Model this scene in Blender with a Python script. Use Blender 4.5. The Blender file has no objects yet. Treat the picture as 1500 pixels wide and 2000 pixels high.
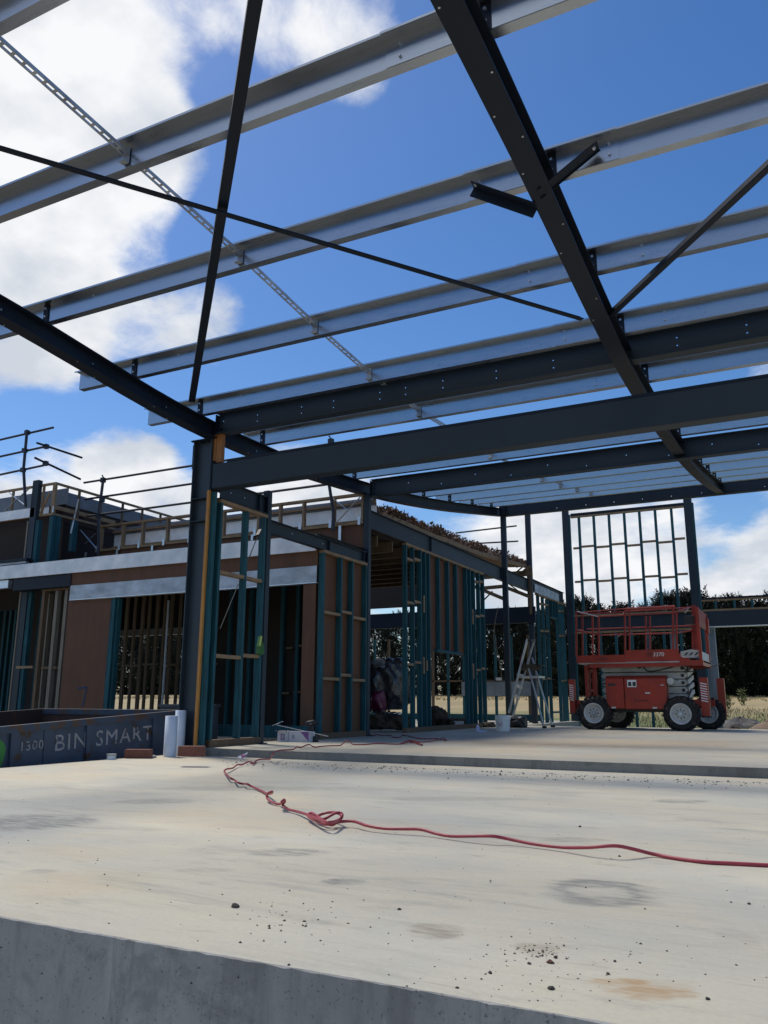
import bpy, bmesh, math, random
from mathutils import Vector, Matrix
R_ = math.radians
random.seed(7)
S = bpy.context.scene
COL = S.collection

# ------------------------------------------------------------------ camera
EYE = Vector((0.0, 0.0, 0.65))
FPX = 1600.0                       # focal length in pixels of the 1500x2000 photograph
def _d(px, py): return Vector((px - 750.0, py - 1000.0, FPX))
_hz = lambda x: 1370.0 + .0035 * (x - 750.0)
_up = _d(-2470, _hz(-2470)).cross(_d(1500, _hz(1500))).normalized()
if _up.y > 0: _up = -_up
_X = (-_d(-2470, _hz(-2470))).normalized()
_Y = _up.cross(_X).normalized()
ROT = Matrix((_X, _Y, _up))        # world = ROT @ (right, down, forward)
cam_d = bpy.data.cameras.new('camera'); cam = bpy.data.objects.new('camera', cam_d); COL.objects.link(cam)
c0, c1, c2 = ROT.col[0], ROT.col[1], ROT.col[2]
M4 = Matrix(((c0[0], -c1[0], -c2[0], EYE.x), (c0[1], -c1[1], -c2[1], EYE.y), (c0[2], -c1[2], -c2[2], EYE.z), (0, 0, 0, 1)))
cam.matrix_world = M4
cam_d.sensor_fit = 'VERTICAL'; cam_d.sensor_height = 24.0; cam_d.lens = 24.0 * FPX / 2000.0
cam_d.clip_start = 0.05; cam_d.clip_end = 3000
S.camera = cam
def ray(px, py): return (ROT @ _d(px, py)).normalized()
def at(px, py, ax, val):
    r = ray(px, py); t = (val - EYE[ax]) / r[ax]
    return EYE + r * t

# ------------------------------------------------------------------ light and sky
SUN_EL, SUN_AZ = 58.0, -68.0       # azimuth measured from +Y towards +X
S.view_settings.view_transform = 'Standard'; S.view_settings.look = 'None'
S.view_settings.exposure = 1.18; S.view_settings.gamma = 1.0
sun_d = bpy.data.lights.new('sun', 'SUN'); sun_d.energy = 1.5; sun_d.angle = R_(14); sun_d.color = (1.0, .93, .82)
sun = bpy.data.objects.new('sun', sun_d); COL.objects.link(sun)
_sd = Vector((math.cos(R_(SUN_EL)) * math.sin(R_(SUN_AZ)), math.cos(R_(SUN_EL)) * math.cos(R_(SUN_AZ)), math.sin(R_(SUN_EL))))
sun.rotation_euler = _sd.to_track_quat('Z', 'Y').to_euler(); sun.location = (-20, 30, 40)

world = bpy.data.worlds.new('World'); S.world = world; world.use_nodes = True
wt = world.node_tree; wt.nodes.clear()
def wn(t, **k):
    n = wt.nodes.new(t)
    for a, b in k.items(): setattr(n, a, b)
    return n
def math_(op, a, b=None, clamp=False):
    n = wn('ShaderNodeMath', operation=op, use_clamp=clamp)
    for i, v in enumerate((a, b)):
        if v is None: continue
        if isinstance(v, (int, float)): n.inputs[i].default_value = v
        else: wt.links.new(v, n.inputs[i])
    return n.outputs[0]
sky = wn('ShaderNodeTexSky', sky_type='NISHITA', sun_disc=False, sun_elevation=R_(SUN_EL), sun_rotation=R_(SUN_AZ), air_density=1.0, dust_density=.35, ozone_density=2.2)
hs = wn('ShaderNodeHueSaturation'); hs.inputs['Saturation'].default_value = 1.30; hs.inputs['Value'].default_value = 1.0; hs.inputs['Hue'].default_value = .506
wt.links.new(sky.outputs[0], hs.inputs['Color'])
tc = wn('ShaderNodeTexCoord'); sep = wn('ShaderNodeSeparateXYZ'); nrm = wn('ShaderNodeVectorMath', operation='NORMALIZE')
wt.links.new(tc.outputs['Generated'], nrm.inputs[0]); wt.links.new(nrm.outputs[0], sep.inputs[0])
zz = math_('ADD', math_('MAXIMUM', sep.outputs[2], 0.0), .34)
cmb = wn('ShaderNodeCombineXYZ')
wt.links.new(math_('DIVIDE', sep.outputs[0], zz), cmb.inputs[0]); wt.links.new(math_('DIVIDE', sep.outputs[1], zz), cmb.inputs[1])
def wnoise(scale, detail, rough, off, dist=0.0):
    mp = wn('ShaderNodeMapping'); mp.inputs['Location'].default_value = off
    wt.links.new(cmb.outputs[0], mp.inputs[0])
    n = wn('ShaderNodeTexNoise'); n.inputs['Scale'].default_value = scale; n.inputs['Detail'].default_value = detail
    n.inputs['Roughness'].default_value = rough; n.inputs['Distortion'].default_value = dist
    wt.links.new(mp.outputs[0], n.inputs[0]); return n.outputs[0]
n1 = wnoise(3.0, 10, .62, (3.1, 1.7, 0), .35)
n2 = wnoise(10.5, 8, .66, (0.3, 5.2, 0), .3)
dens = math_('ADD', math_('MULTIPLY', n1, .90), math_('MULTIPLY', n2, .46))       # about 0.58 on average
# where the cloud banks and the clear sky lie: (pixel of the photo -> direction, angular radius, weight)
BANKS = [(-150, 150, 16, .40), (140, 110, 11, .30), (110, 390, 10, .28), (-20, 600, 9, .22), (330, 290, 5, .16), (300, 630, 6.5, .20), (400, 620, 4, .10), (590, 30, 8, .24), (700, 90, 5, .14), (100, 700, 5, .14),
         (240, 895, 4.0, .26), (300, 985, 6, .25), (10, 935, 6, .27), (140, 975, 6, .24), (80, 760, 5, .10), (600, 960, 6, .22),
         (1200, 1060, 6, .24), (1050, 1080, 6, .22), (1450, 1120, 5, .26), (1640, 1080, 8, .24), (1530, 720, 4, .30), (1360, 990, 3, .12), (1000, 1180, 10, .22), (1300, 1200, 12, .20), (500, 1200, 16, .2),
         (1345, 320, 3.4, .27), (1400, 345, 2.2, .14), (480, 520, 4, .06)]
CLEAR = [(1200, 150, 16, -.34), (1000, 420, 12, -.34), (700, 560, 10, -.30), (1350, 520, 10, -.30), (560, 330, 8, -.24), (620, 750, 7, -.20), (900, 850, 6, -.16), (350, 780, 4, -.16), (430, 860, 4, -.18), (1420, 1060, 3, -.16), (1230, 1110, 3, -.12),
         (1160, 1060, 1.5, -.10), (60, 850, 4.5, -.26), (230, 800, 4, -.2), (300, 520, 3, -.12), (440, 180, 3.5, -.16), (400, 480, 3, -.12), (1430, 990, 2.5, -.12), (60, 820, 3, -.12), (420, 60, 2.5, -.08)]
acc = math_('ADD', dens, -.195)
BEHIND = [(Vector((-.15, -.72, .68)).normalized(), None, 40, .30), (Vector((-.35, -.92, .16)).normalized(), None, 38, -.34), (Vector((.55, -.8, .18)).normalized(), None, 38, -.34), (Vector((-.75, -.5, .4)).normalized(), None, 35, .14), (Vector((.85, -.3, .45)).normalized(), None, 35, .12)]  # unseen cloud and clear patches added behind the camera to shape purlin reflections
for (px, py, rad, w) in BANKS + CLEAR + BEHIND:
    d = px if py is None else ray(px, py)
    dp = wn('ShaderNodeVectorMath', operation='DOT_PRODUCT'); wt.links.new(nrm.outputs[0], dp.inputs[0]); dp.inputs[1].default_value = d
    mr = wn('ShaderNodeMapRange', interpolation_type='SMOOTHERSTEP', clamp=True)
    wt.links.new(dp.outputs['Value'], mr.inputs[0])
    mr.inputs[1].default_value = math.cos(R_(rad)); mr.inputs[2].default_value = math.cos(R_(rad * .15)); mr.inputs[3].default_value = 0; mr.inputs[4].default_value = w
    acc = math_('ADD', acc, mr.outputs[0])
cov = wn('ShaderNodeMapRange', interpolation_type='SMOOTHSTEP', clamp=True)
wt.links.new(acc, cov.inputs[0]); cov.inputs[1].default_value = .54; cov.inputs[2].default_value = .90
# a darker grey body where the cloud is thick and the finer noise dips
n3 = wnoise(4.2, 6, .55, (7.3, 2.2, 0))
ccol = wn('ShaderNodeValToRGB'); wt.links.new(n3, ccol.inputs[0])
ccol.color_ramp.elements[0].position = .40; ccol.color_ramp.elements[0].color = (.64, .69, .77, 1)
ccol.color_ramp.elements[1].position = .60; ccol.color_ramp.elements[1].color = (.97, .98, 1, 1)
SKY_STR = .054
skm = wn('ShaderNodeMix', data_type='RGBA', blend_type='MULTIPLY'); skm.inputs[0].default_value = 1
wt.links.new(hs.outputs[0], skm.inputs[6]); skm.inputs[7].default_value = (1, 1, 1, 1)
cm = wn('ShaderNodeMix', data_type='RGBA', blend_type='MULTIPLY'); cm.inputs[0].default_value = 1
wt.links.new(ccol.outputs[0], cm.inputs[6]); cm.inputs[7].default_value = (.43 / SKY_STR,) * 3 + (1,)
mixs = wn('ShaderNodeMix', data_type='RGBA')
wt.links.new(cov.outputs[0], mixs.inputs[0]); wt.links.new(skm.outputs[2], mixs.inputs[6]); wt.links.new(cm.outputs[2], mixs.inputs[7])
bg = wn('ShaderNodeBackground'); bg.inputs[1].default_value = SKY_STR; wt.links.new(mixs.outputs[2], bg.inputs[0])
wo = wn('ShaderNodeOutputWorld'); wt.links.new(bg.outputs[0], wo.inputs[0])

# ------------------------------------------------------------------ helpers
def mat(name, col, rough=.6, metal=0.0, var=.25, scale=6.0, bump=0.0, bscale=40.0, stretch=(1, 1, 1), col2=None, spec=.5, detail=5):
    m = bpy.data.materials.new(name); m.use_nodes = True; t = m.node_tree
    b = t.nodes['Principled BSDF']; b.inputs['Roughness'].default_value = rough; b.inputs['Metallic'].default_value = metal
    b.inputs['Specular IOR Level'].default_value = spec
    tx = t.nodes.new('ShaderNodeTexCoord'); mp = t.nodes.new('ShaderNodeMapping'); mp.inputs['Scale'].default_value = stretch
    t.links.new(tx.outputs['Object'], mp.inputs[0])
    n = t.nodes.new('ShaderNodeTexNoise'); n.inputs['Scale'].default_value = scale; n.inputs['Detail'].default_value = detail; n.inputs['Roughness'].default_value = .6
    t.links.new(mp.outputs[0], n.inputs[0])
    r = t.nodes.new('ShaderNodeValToRGB'); t.links.new(n.outputs[0], r.inputs[0])
    r.color_ramp.elements[0].position = .3; r.color_ramp.elements[1].position = .7
    lo = tuple(c * (1 - var) for c in col) if col2 is None else col2
    hi = tuple(min(1, c * (1 + var)) for c in col) if col2 is None else col
    r.color_ramp.elements[0].color = (*lo, 1); r.color_ramp.elements[1].color = (*hi, 1)
    t.links.new(r.outputs[0], b.inputs['Base Color'])
    rr = t.nodes.new('ShaderNodeMapRange'); t.links.new(n.outputs[0], rr.inputs[0])
    rr.inputs[3].default_value = max(.05, rough - .1); rr.inputs[4].default_value = min(1, rough + .1); t.links.new(rr.outputs[0], b.inputs['Roughness'])
    if bump:
        n2 = t.nodes.new('ShaderNodeTexNoise'); n2.inputs['Scale'].default_value = bscale; n2.inputs['Detail'].default_value = 4
        t.links.new(mp.outputs[0], n2.inputs[0])
        bp = t.nodes.new('ShaderNodeBump'); bp.inputs['Strength'].default_value = bump; bp.inputs['Distance'].default_value = .01
        t.links.new(n2.outputs[0], bp.inputs['Height']); t.links.new(bp.outputs[0], b.inputs['Normal'])
    return m

class MB:
    def __init__(s): s.v = []; s.f = []; s.mi = []; s.cur = 0
    def add(s, vs, fs):
        o = len(s.v); s.v += [tuple(v) for v in vs]; s.f += [tuple(o + i for i in f) for f in fs]; s.mi += [s.cur] * len(fs); return s
    def box(s, x0, x1, y0, y1, z0, z1):
        if x0 > x1: x0, x1 = x1, x0
        if y0 > y1: y0, y1 = y1, y0
        if z0 > z1: z0, z1 = z1, z0
        return s.add([(x, y, z) for z in (z0, z1) for y in (y0, y1) for x in (x0, x1)],
                     [(0, 2, 3, 1), (4, 5, 7, 6), (0, 1, 5, 4), (2, 6, 7, 3), (0, 4, 6, 2), (1, 3, 7, 5)])
    def bar(s, a, b, w, h, up=(0, 0, 1)):
        a, b = Vector(a), Vector(b); d = (b - a).normalized(); up = Vector(up)
        if abs(d.dot(up)) > .98: up = Vector((0, 1, 0))
        x = d.cross(up).normalized() * (w / 2); y = x.cross(d).normalized() * (h / 2)
        vs = [p + sx * x + sy * y for p in (a, b) for sy in (-1, 1) for sx in (-1, 1)]
        return s.add(vs, [(0, 2, 3, 1), (4, 5, 7, 6), (0, 1, 5, 4), (2, 6, 7, 3), (0, 4, 6, 2), (1, 3, 7, 5)])
    def tube(s, pts, r, n=8, cap=True):
        pts = [Vector(p) for p in pts]; N = len(pts); rs = r if isinstance(r, (list, tuple)) else [r] * N
        ref = None; vs = []; fs = []
        for i, p in enumerate(pts):
            d = (pts[min(i + 1, N - 1)] - pts[max(i - 1, 0)])
            d = d.normalized() if d.length > 1e-9 else Vector((0, 0, 1))
            if ref is None:
                ref = d.orthogonal().normalized()
            ref = (ref - d * ref.dot(d)); ref = ref.normalized() if ref.length > 1e-6 else d.orthogonal().normalized()
            q = d.cross(ref)
            for k in range(n):
                a = 2 * math.pi * k / n; vs.append(p + (ref * math.cos(a) + q * math.sin(a)) * rs[i])
        for i in range(N - 1):
            for k in range(n):
                a, b = i * n + k, i * n + (k + 1) % n; fs.append((a, b, b + n, a + n))
        if cap: fs.append(tuple(range(n - 1, -1, -1))); fs.append(tuple((N - 1) * n + k for k in range(n)))
        return s.add(vs, fs)
    def lathe(s, prof, c, axis=2, n=20):
        vs = []; fs = []; c = Vector(c)
        for (r, h) in prof:
            for k in range(n):
                a = 2 * math.pi * k / n; u, w = r * math.cos(a), r * math.sin(a)
                p = (u, w, h) if axis == 2 else ((u, h, w) if axis == 1 else (h, u, w)); vs.append(c + Vector(p))
        for i in range(len(prof) - 1):
            for k in range(n):
                a, b = i * n + k, i * n + (k + 1) % n; fs.append((a, b, b + n, a + n))
        return s.add(vs, fs)
    def prism(s, poly, axis, a, b):          # poly in the two other axes, swept from a to b along axis
        n = len(poly); vs = []
        for t in (a, b):
            for (u, w) in poly: vs.append((t, u, w) if axis == 0 else ((u, t, w) if axis == 1 else (u, w, t)))
        fs = [tuple(range(n - 1, -1, -1)), tuple(range(n, 2 * n))] + [(i, (i + 1) % n, (i + 1) % n + n, i + n) for i in range(n)]
        return s.add(vs, fs)
    def quad(s, a, b, c, d): return s.add([a, b, c, d], [(0, 1, 2, 3)])
    def build(s, name, m, parent=None, loc=None, smooth=False, recalc=True, bevel=0.0):
        off = WOFF.get(parent.name, Vector((0, 0, 0))) if parent else (Vector(loc) if loc is not None else Vector((0, 0, 0)))
        me = bpy.data.meshes.new(name); me.from_pydata([Vector(v) - off for v in s.v], [], s.f)
        for x in (m if isinstance(m, (list, tuple)) else [m]): me.materials.append(x)
        if len(me.polygons) == len(s.mi): me.polygons.foreach_set('material_index', s.mi)
        if recalc:
            bm = bmesh.new(); bm.from_mesh(me); bmesh.ops.recalc_face_normals(bm, faces=bm.faces); bm.to_mesh(me); bm.free()
        if smooth: me.polygons.foreach_set('use_smooth', [True] * len(me.polygons))
        o = bpy.data.objects.new(name, me); COL.objects.link(o)
        if bevel:
            md = o.modifiers.new('bevel', 'BEVEL'); md.width = bevel; md.segments = 2; md.limit_method = 'ANGLE'
        if parent: o.parent = parent
        else: o.location = off
        WOFF[o.name] = off
        return o
WOFF = {}
def tag(o, label, cat, group=None, kind=None):
    if label: o['label'] = label
    if cat: o['category'] = cat
    if group: o['group'] = group
    o['kind'] = kind or 'thing'
    return o
def thing(name, label, cat, loc, group=None):
    o = bpy.data.objects.new(name, None); COL.objects.link(o); o.location = loc; o.empty_display_size = .1
    WOFF[o.name] = Vector(loc); return tag(o, label, cat, group)
def structure(o): o['kind'] = 'structure'; return o
def copy_tree(o, parent=None):
    c = o.copy(); COL.objects.link(c); WOFF[c.name] = WOFF.get(o.name, Vector((0, 0, 0)))
    if parent: c.parent = parent
    for ch in list(o.children): copy_tree(ch, c)
    return c
BOLTMESH = {}
def bolts(parent, pts, axis=1, r=.012, h=.016, m=None):
    """one small hexagonal bolt head per point, each an object of its own"""
    key = (axis, r, h)
    off = WOFF[parent.name]
    for p in pts:
        if key not in BOLTMESH:
            b = MB(); b.lathe([(0, -h), (r, -h), (r, 0), (0, 0)], (0, 0, 0), axis, 6); o = b.build('bolt', m or BOLT); BOLTMESH[key] = o.data
        else:
            o = bpy.data.objects.new('bolt', BOLTMESH[key]); COL.objects.link(o)
        o.parent = parent; o.location = Vector(p) - off; WOFF[o.name] = off
def rnd(a, b): return random.uniform(a, b)
def text_mb(txt, size, origin, right, up, thick=.004, shear=0.0, spacing=1.0):
    cu = bpy.data.curves.new('lettering', 'FONT'); cu.body = txt; cu.size = size; cu.extrude = thick / 2; cu.shear = shear; cu.space_character = spacing; cu.resolution_u = 3
    o = bpy.data.objects.new('lettering', cu); COL.objects.link(o)
    bpy.context.view_layer.update(); ev = o.evaluated_get(bpy.context.evaluated_depsgraph_get()); me = ev.to_mesh(); right, up = Vector(right).normalized(), Vector(up).normalized(); nn = right.cross(up)
    b = MB(); b.add([Vector(origin) + right * v.co.x + up * v.co.y + nn * v.co.z for v in me.vertices], [tuple(p.vertices) for p in me.polygons])
    ev.to_mesh_clear(); bpy.data.objects.remove(o); bpy.data.curves.remove(cu); return b

# ------------------------------------------------------------------ materials
STEEL = mat('painted_steel', (.0068, .0130, .0255), .5, 0, .18, 3, bump=.03, bscale=60, spec=.28)
STEEL2 = mat('painted_steel_beam', (.019, .031, .045), .5, 0, .12, 2, bump=.03, bscale=60, spec=.35)
BOLT = mat('bolt_zinc', (.55, .57, .60), .35, .8, .1)
GALV = mat('galvanised_purlin', (.47, .51, .555), .30, 1.0, .05, 30, stretch=(.15, 1, 1), bump=.03, bscale=120)
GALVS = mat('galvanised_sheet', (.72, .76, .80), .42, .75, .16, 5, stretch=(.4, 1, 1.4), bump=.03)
GALVD = mat('galvanised_weathered', (.44, .48, .53), .5, .45, .35, 4, stretch=(.6, 1, 1.2), bump=.03)
TEAL = mat('treated_teal_timber', (.0075, .076, .098), .75, 0, .62, 7, stretch=(7, 7, .35), bump=.15, bscale=30)
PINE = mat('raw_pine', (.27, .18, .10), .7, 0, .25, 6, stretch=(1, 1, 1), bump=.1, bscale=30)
PINEG = mat('weathered_pine', (.21, .18, .14), .75, 0, .3, 6, stretch=(6, 6, .5), bump=.1)
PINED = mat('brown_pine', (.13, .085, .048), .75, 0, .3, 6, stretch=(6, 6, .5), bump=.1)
ORANGE = mat('orange_stained_timber', (.33, .135, .035), .6, 0, .25, 8, stretch=(6, 6, .4), bump=.1)
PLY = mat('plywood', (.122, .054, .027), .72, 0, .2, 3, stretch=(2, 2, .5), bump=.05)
PLYD = mat('plywood_shaded', (.026, .017, .013), .8, 0, .25, 3, stretch=(.4, 3, 1))  # darker copy of the plywood, indoor shade put into its colour
FOIL = mat('silver_foil_wrap', (.86, .89, .94), .35, .1, .15, 4, bump=.6, bscale=6)
FOILD = mat('grey_sarking', (.16, .19, .23), .5, .2, .2, 4, bump=.3, bscale=8)
TUBE = mat('scaffold_tube', (.035, .038, .05), .45, .4, .25, 10)
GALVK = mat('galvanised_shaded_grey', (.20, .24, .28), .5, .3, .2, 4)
DARK = mat('dark_void', (.012, .012, .014), .8)
PVC = mat('white_pvc', (.60, .66, .74), .35, 0, .07, 9, stretch=(1, 1, .6))
BRICK = mat('brick_red', (.17, .065, .045), .8, 0, .25, 14, bump=.5, bscale=60)
RUBBER = mat('tyre_rubber', (.014, .014, .016), .8, 0, .3, 12, bump=.2)
RED = mat('red_paint', (.31, .022, .009), .42, 0, .22, 5, bump=.04)
REDP = mat('faded_red_paint', (.25, .020, .012), .5, 0, .35, 12, bump=.06)
LGREY = mat('grey_scissor_paint', (.50, .51, .49), .5, 0, .16, 7, bump=.05)
RIM = mat('white_wheel_rim', (.55, .56, .56), .45, 0, .15, 9)
WHITE = mat('white_paint', (.72, .73, .74), .5, 0, .08)
BLACKP = mat('black_plastic', (.016, .017, .020), .45, 0, .2)
ALU = mat('ladder_aluminium', (.58, .60, .62), .38, .85, .15, 12)
CABLE = mat('red_cable', (.36, .045, .065), .4, 0, .18, 20)
CABLED = mat('red_cable_dark', (.22, .022, .03), .5, 0, .25, 20)  # deeper red for the far run of the cable
CARD = mat('white_carton', (.55, .54, .58), .7, 0, .08)
PINK = mat('magenta_print', (.32, .03, .16), .6)
PURPLE = mat('purple_print', (.20, .09, .26), .6)
PLASTIC = mat('plastic_wrap', (.040, .040, .047), .20, 0, .35, 6, bump=1.0, bscale=22, spec=.8, stretch=(1.5, 1.5, .5))
MAGWRAP = mat('magenta_wrap', (.16, .012, .06), .3, 0, .3, 6, bump=.5, bscale=9)
FOILB = mat('bright_foil_roll', (.8, .82, .85), .2, 1, .1, 10, bump=.9, bscale=20)
SACK = mat('brown_sacking', (.060, .045, .030), .85, 0, .5, 6, bump=.6, bscale=14)
HIVIS = mat('hi_vis_fabric', (.022, .13, .02), .6, 0, .2)
HIVISY = mat('hi_vis_tape', (.42, .50, .10), .5, 0, .1)
BLUEPAINT = mat('blue_mark', (.02, .045, .11), .7)
STONE = mat('dirt_clod', (.055, .048, .040), .9, 0, .5, 30, bump=.5)

# scuffed paint and the like
def worn(name, base, rust, amount, scale, rough=.6, stretch=(1, 1, 1), third=None):
    m = mat(name, base, rough, 0, .22, 3, stretch=stretch, bump=.12, bscale=25); t = m.node_tree; b = t.nodes['Principled BSDF']
    src = b.inputs['Base Color'].links[0].from_socket
    tx = t.nodes.new('ShaderNodeTexCoord'); mp = t.nodes.new('ShaderNodeMapping'); mp.inputs['Scale'].default_value = stretch; mp.inputs['Location'].default_value = (3.3, 1.2, 5)
    t.links.new(tx.outputs['Object'], mp.inputs[0])
    n = t.nodes.new('ShaderNodeTexNoise'); n.inputs['Scale'].default_value = scale; n.inputs['Detail'].default_value = 7; n.inputs['Roughness'].default_value = .68
    t.links.new(mp.outputs[0], n.inputs[0])
    r = t.nodes.new('ShaderNodeMapRange'); t.links.new(n.outputs[0], r.inputs[0]); r.inputs[1].default_value = amount; r.inputs[2].default_value = amount + .06
    mx = t.nodes.new('ShaderNodeMix'); mx.data_type = 'RGBA'; t.links.new(r.outputs[0], mx.inputs[0]); t.links.new(src, mx.inputs[6]); mx.inputs[7].default_value = (*rust, 1)
    t.links.new(mx.outputs[2], b.inputs['Base Color']); return m
RED = worn('red_paint', (.31, .024, .009), (.13, .045, .035), .63, 11, .42); REDP = worn('faded_red_paint', (.26, .020, .010), (.26, .10, .08), .60, 16, .5); RUBBER = worn('tyre_rubber', (.013, .013, .014), (.060, .050, .040), .56, 9, .85); LGREY = worn('grey_scissor_paint', (.50, .51, .49), (.20, .19, .17), .62, 9, .5)
BINBLUE = worn('skip_blue_paint', (.042, .066, .112), (.055, .030, .020), .57, 4.5, .55)
BINRAIL = worn('skip_worn_rail', (.040, .060, .098), (.085, .045, .028), .50, 7, .6)
BININ = worn('skip_rusty_inside', (.050, .028, .022), (.09, .035, .018), .55, 5, .8)
BINTXT = worn('skip_stencil_paint', (.33, .33, .35), (.060, .050, .055), .52, 9, .7)
FASCIA = worn('fascia_steel', (.82, .88, .93), (.55, .60, .64), .68, 9, .45)
FASCIA.node_tree.nodes['Principled BSDF'].inputs['Metallic'].default_value = .08

def concrete(name, cols, smear, stains=(), pits=0.0, bump=.08, vert=False):
    m = bpy.data.materials.new(name); m.use_nodes = True; t = m.node_tree; b = t.nodes['Principled BSDF']; b.inputs['Roughness'].default_value = .72; b.inputs['Specular IOR Level'].default_value = .35
    tx = t.nodes.new('ShaderNodeTexCoord')
    def noise(scale, stretch=(1, 1, 1), det=6, ro=.6, loc=(0, 0, 0), dist=0):
        mp = t.nodes.new('ShaderNodeMapping'); mp.inputs['Scale'].default_value = stretch; mp.inputs['Location'].default_value = loc; t.links.new(tx.outputs['Object'], mp.inputs[0])
        n = t.nodes.new('ShaderNodeTexNoise'); n.inputs['Scale'].default_value = scale; n.inputs['Detail'].default_value = det; n.inputs['Roughness'].default_value = ro; n.inputs['Distortion'].default_value = dist
        t.links.new(mp.outputs[0], n.inputs[0]); return n.outputs[0]
    def rng(v, a, bb, c=0, d=1):
        r = t.nodes.new('ShaderNodeMapRange'); r.interpolation_type = 'SMOOTHSTEP'; t.links.new(v, r.inputs[0])
        for i, x in enumerate((a, bb, c, d)): r.inputs[i + 1].default_value = x
        return r.outputs[0]
    def mix(f, a, bcol, mode='MIX'):
        x = t.nodes.new('ShaderNodeMix'); x.data_type = 'RGBA'; x.blend_type = mode
        if isinstance(f, (int, float)): x.inputs[0].default_value = f
        else: t.links.new(f, x.inputs[0])
        for i, v in ((6, a), (7, bcol)):
            if isinstance(v, tuple): x.inputs[i].default_value = (*v, 1)
            else: t.links.new(v, x.inputs[i])
        return x.outputs[2]
    def mul(a, bb):
        x = t.nodes.new('ShaderNodeMath'); x.operation = 'MULTIPLY'
        for i, v in enumerate((a, bb)):
            if isinstance(v, (int, float)): x.inputs[i].default_value = v
            else: t.links.new(v, x.inputs[i])
        return x.outputs[0]
    c = mix(rng(noise(.55, det=5), .40, .62), cols[0], cols[1])
    c = mix(mul(rng(noise(.8, (.7, 1, 1), loc=(4, 9, 1)), .52, .72), .6), c, cols[2])
    st = (.55, 1.9, 1) if not vert else (2.2, 2.2, .35)
    c = mix(mul(rng(noise(1.7, st, 8, .66, (8, 3, 2), .8), .52, .70), smear * .55), c, tuple(x * .62 for x in cols[1]))
    c = mix(mul(rng(noise(6, st, 7, .68, (1, 6, 2), .5), .56, .72), smear * .5), c, tuple(x * .55 for x in cols[1]))
    c = mix(mul(rng(noise(3, (.5, 5, 1) if not vert else (6, 6, .5), 8, .7, (5, 1, 2), 1.2), .50, .70), smear * .30), c, tuple(x * .6 for x in cols[0]))
    c = mix(mul(rng(noise(4, (.6, 3, 1) if not vert else (3, 3, .8), 8, .7, (7, 8, 2), 1.2), .54, .72), smear * .30), c, tuple(min(1, x * 1.25) for x in cols[0]))
    c = mix(mul(rng(noise(60, det=3), .35, .7), .16), c, tuple(x * .6 for x in cols[0]))
    warp = noise(7, (.6, 1.6, 1), det=7, ro=.7, loc=(2, 2, 2))
    for (cx, cy, rx, ry, rot, col, k, ring) in stains:
        mp = t.nodes.new('ShaderNodeMapping'); mp.vector_type = 'TEXTURE'; mp.inputs['Location'].default_value = (cx, cy, 0); mp.inputs['Rotation'].default_value = (0, 0, rot); mp.inputs['Scale'].default_value = (rx, ry, 1)
        t.links.new(tx.outputs['Object'], mp.inputs[0])
        s2 = t.nodes.new('ShaderNodeSeparateXYZ'); t.links.new(mp.outputs[0], s2.inputs[0]); c2 = t.nodes.new('ShaderNodeCombineXYZ'); t.links.new(s2.outputs[0], c2.inputs[0]); t.links.new(s2.outputs[1], c2.inputs[1])
        ln = t.nodes.new('ShaderNodeVectorMath'); ln.operation = 'LENGTH'; t.links.new(c2.outputs[0], ln.inputs[0])
        ad = t.nodes.new('ShaderNodeMath'); ad.operation = 'MULTIPLY_ADD'; t.links.new(warp, ad.inputs[0]); ad.inputs[1].default_value = 1.15; t.links.new(ln.outputs['Value'], ad.inputs[2])
        v = rng(ad.outputs[0], 1.2, 1.7, 1, 0)
        if ring: v = mul(v, rng(ad.outputs[0], .95, 1.25, .2, 1))
        c = mix(mul(mul(v, k), rng(noise(12, (.5, 2.4, 1), 7, .75, (cx, cy, 0)), .38, .6, .15, 1)), c, col)
    def pit(scale, lo, hi, mask_lo, mask_hi, off):
        mp = t.nodes.new('ShaderNodeMapping'); mp.inputs['Location'].default_value = off; t.links.new(tx.outputs['Object'], mp.inputs[0])
        wob = t.nodes.new('ShaderNodeTexNoise'); wob.inputs['Scale'].default_value = scale * 1.3; wob.inputs['Detail'].default_value = 3; t.links.new(mp.outputs[0], wob.inputs[0])
        sc = t.nodes.new('ShaderNodeVectorMath'); sc.operation = 'MULTIPLY_ADD'; t.links.new(wob.outputs['Color'], sc.inputs[0]); sc.inputs[1].default_value = (.9 / scale,) * 3; t.links.new(mp.outputs[0], sc.inputs[2])
        vo = t.nodes.new('ShaderNodeTexVoronoi'); vo.inputs['Scale'].default_value = scale; t.links.new(sc.outputs[0], vo.inputs[0])
        return mul(rng(vo.outputs['Distance'], lo, hi, 1, 0), rng(noise(scale * .3, det=3, loc=off), mask_lo, mask_hi))
    if pits:
        pt = [pit(15, .05, .11, .50, .62, (1, 2, 3)), pit(38, .08, .20, .45, .62, (4, 1, 7)), pit(80, .10, .26, .42, .6, (2, 9, 5))]
    else:
        pt = [pit(9, .04, .08, .52, .72, (9, 9, 9)), pit(40, .06, .14, .56, .7, (3, 2, 8))]
    dots = pt[0]
    for x in pt[1:]:
        mx = t.nodes.new('ShaderNodeMath'); mx.operation = 'MAXIMUM'; t.links.new(dots, mx.inputs[0]); t.links.new(x, mx.inputs[1]); dots = mx.outputs[0]
    c = mix(mul(dots, .5 if not pits else .7), c, tuple(x * .4 for x in cols[1]))
    if pits:
        c = mix(mul(rng(noise(2.2, (1, 1, 1.3), 9, .75, (3, 8, 4), .8), .48, .64), .5), c, tuple(x * .62 for x in cols[1]))
    t.links.new(c, b.inputs['Base Color'])
    bp = t.nodes.new('ShaderNodeBump'); bp.inputs['Strength'].default_value = .35; bp.inputs['Distance'].default_value = .006
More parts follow.
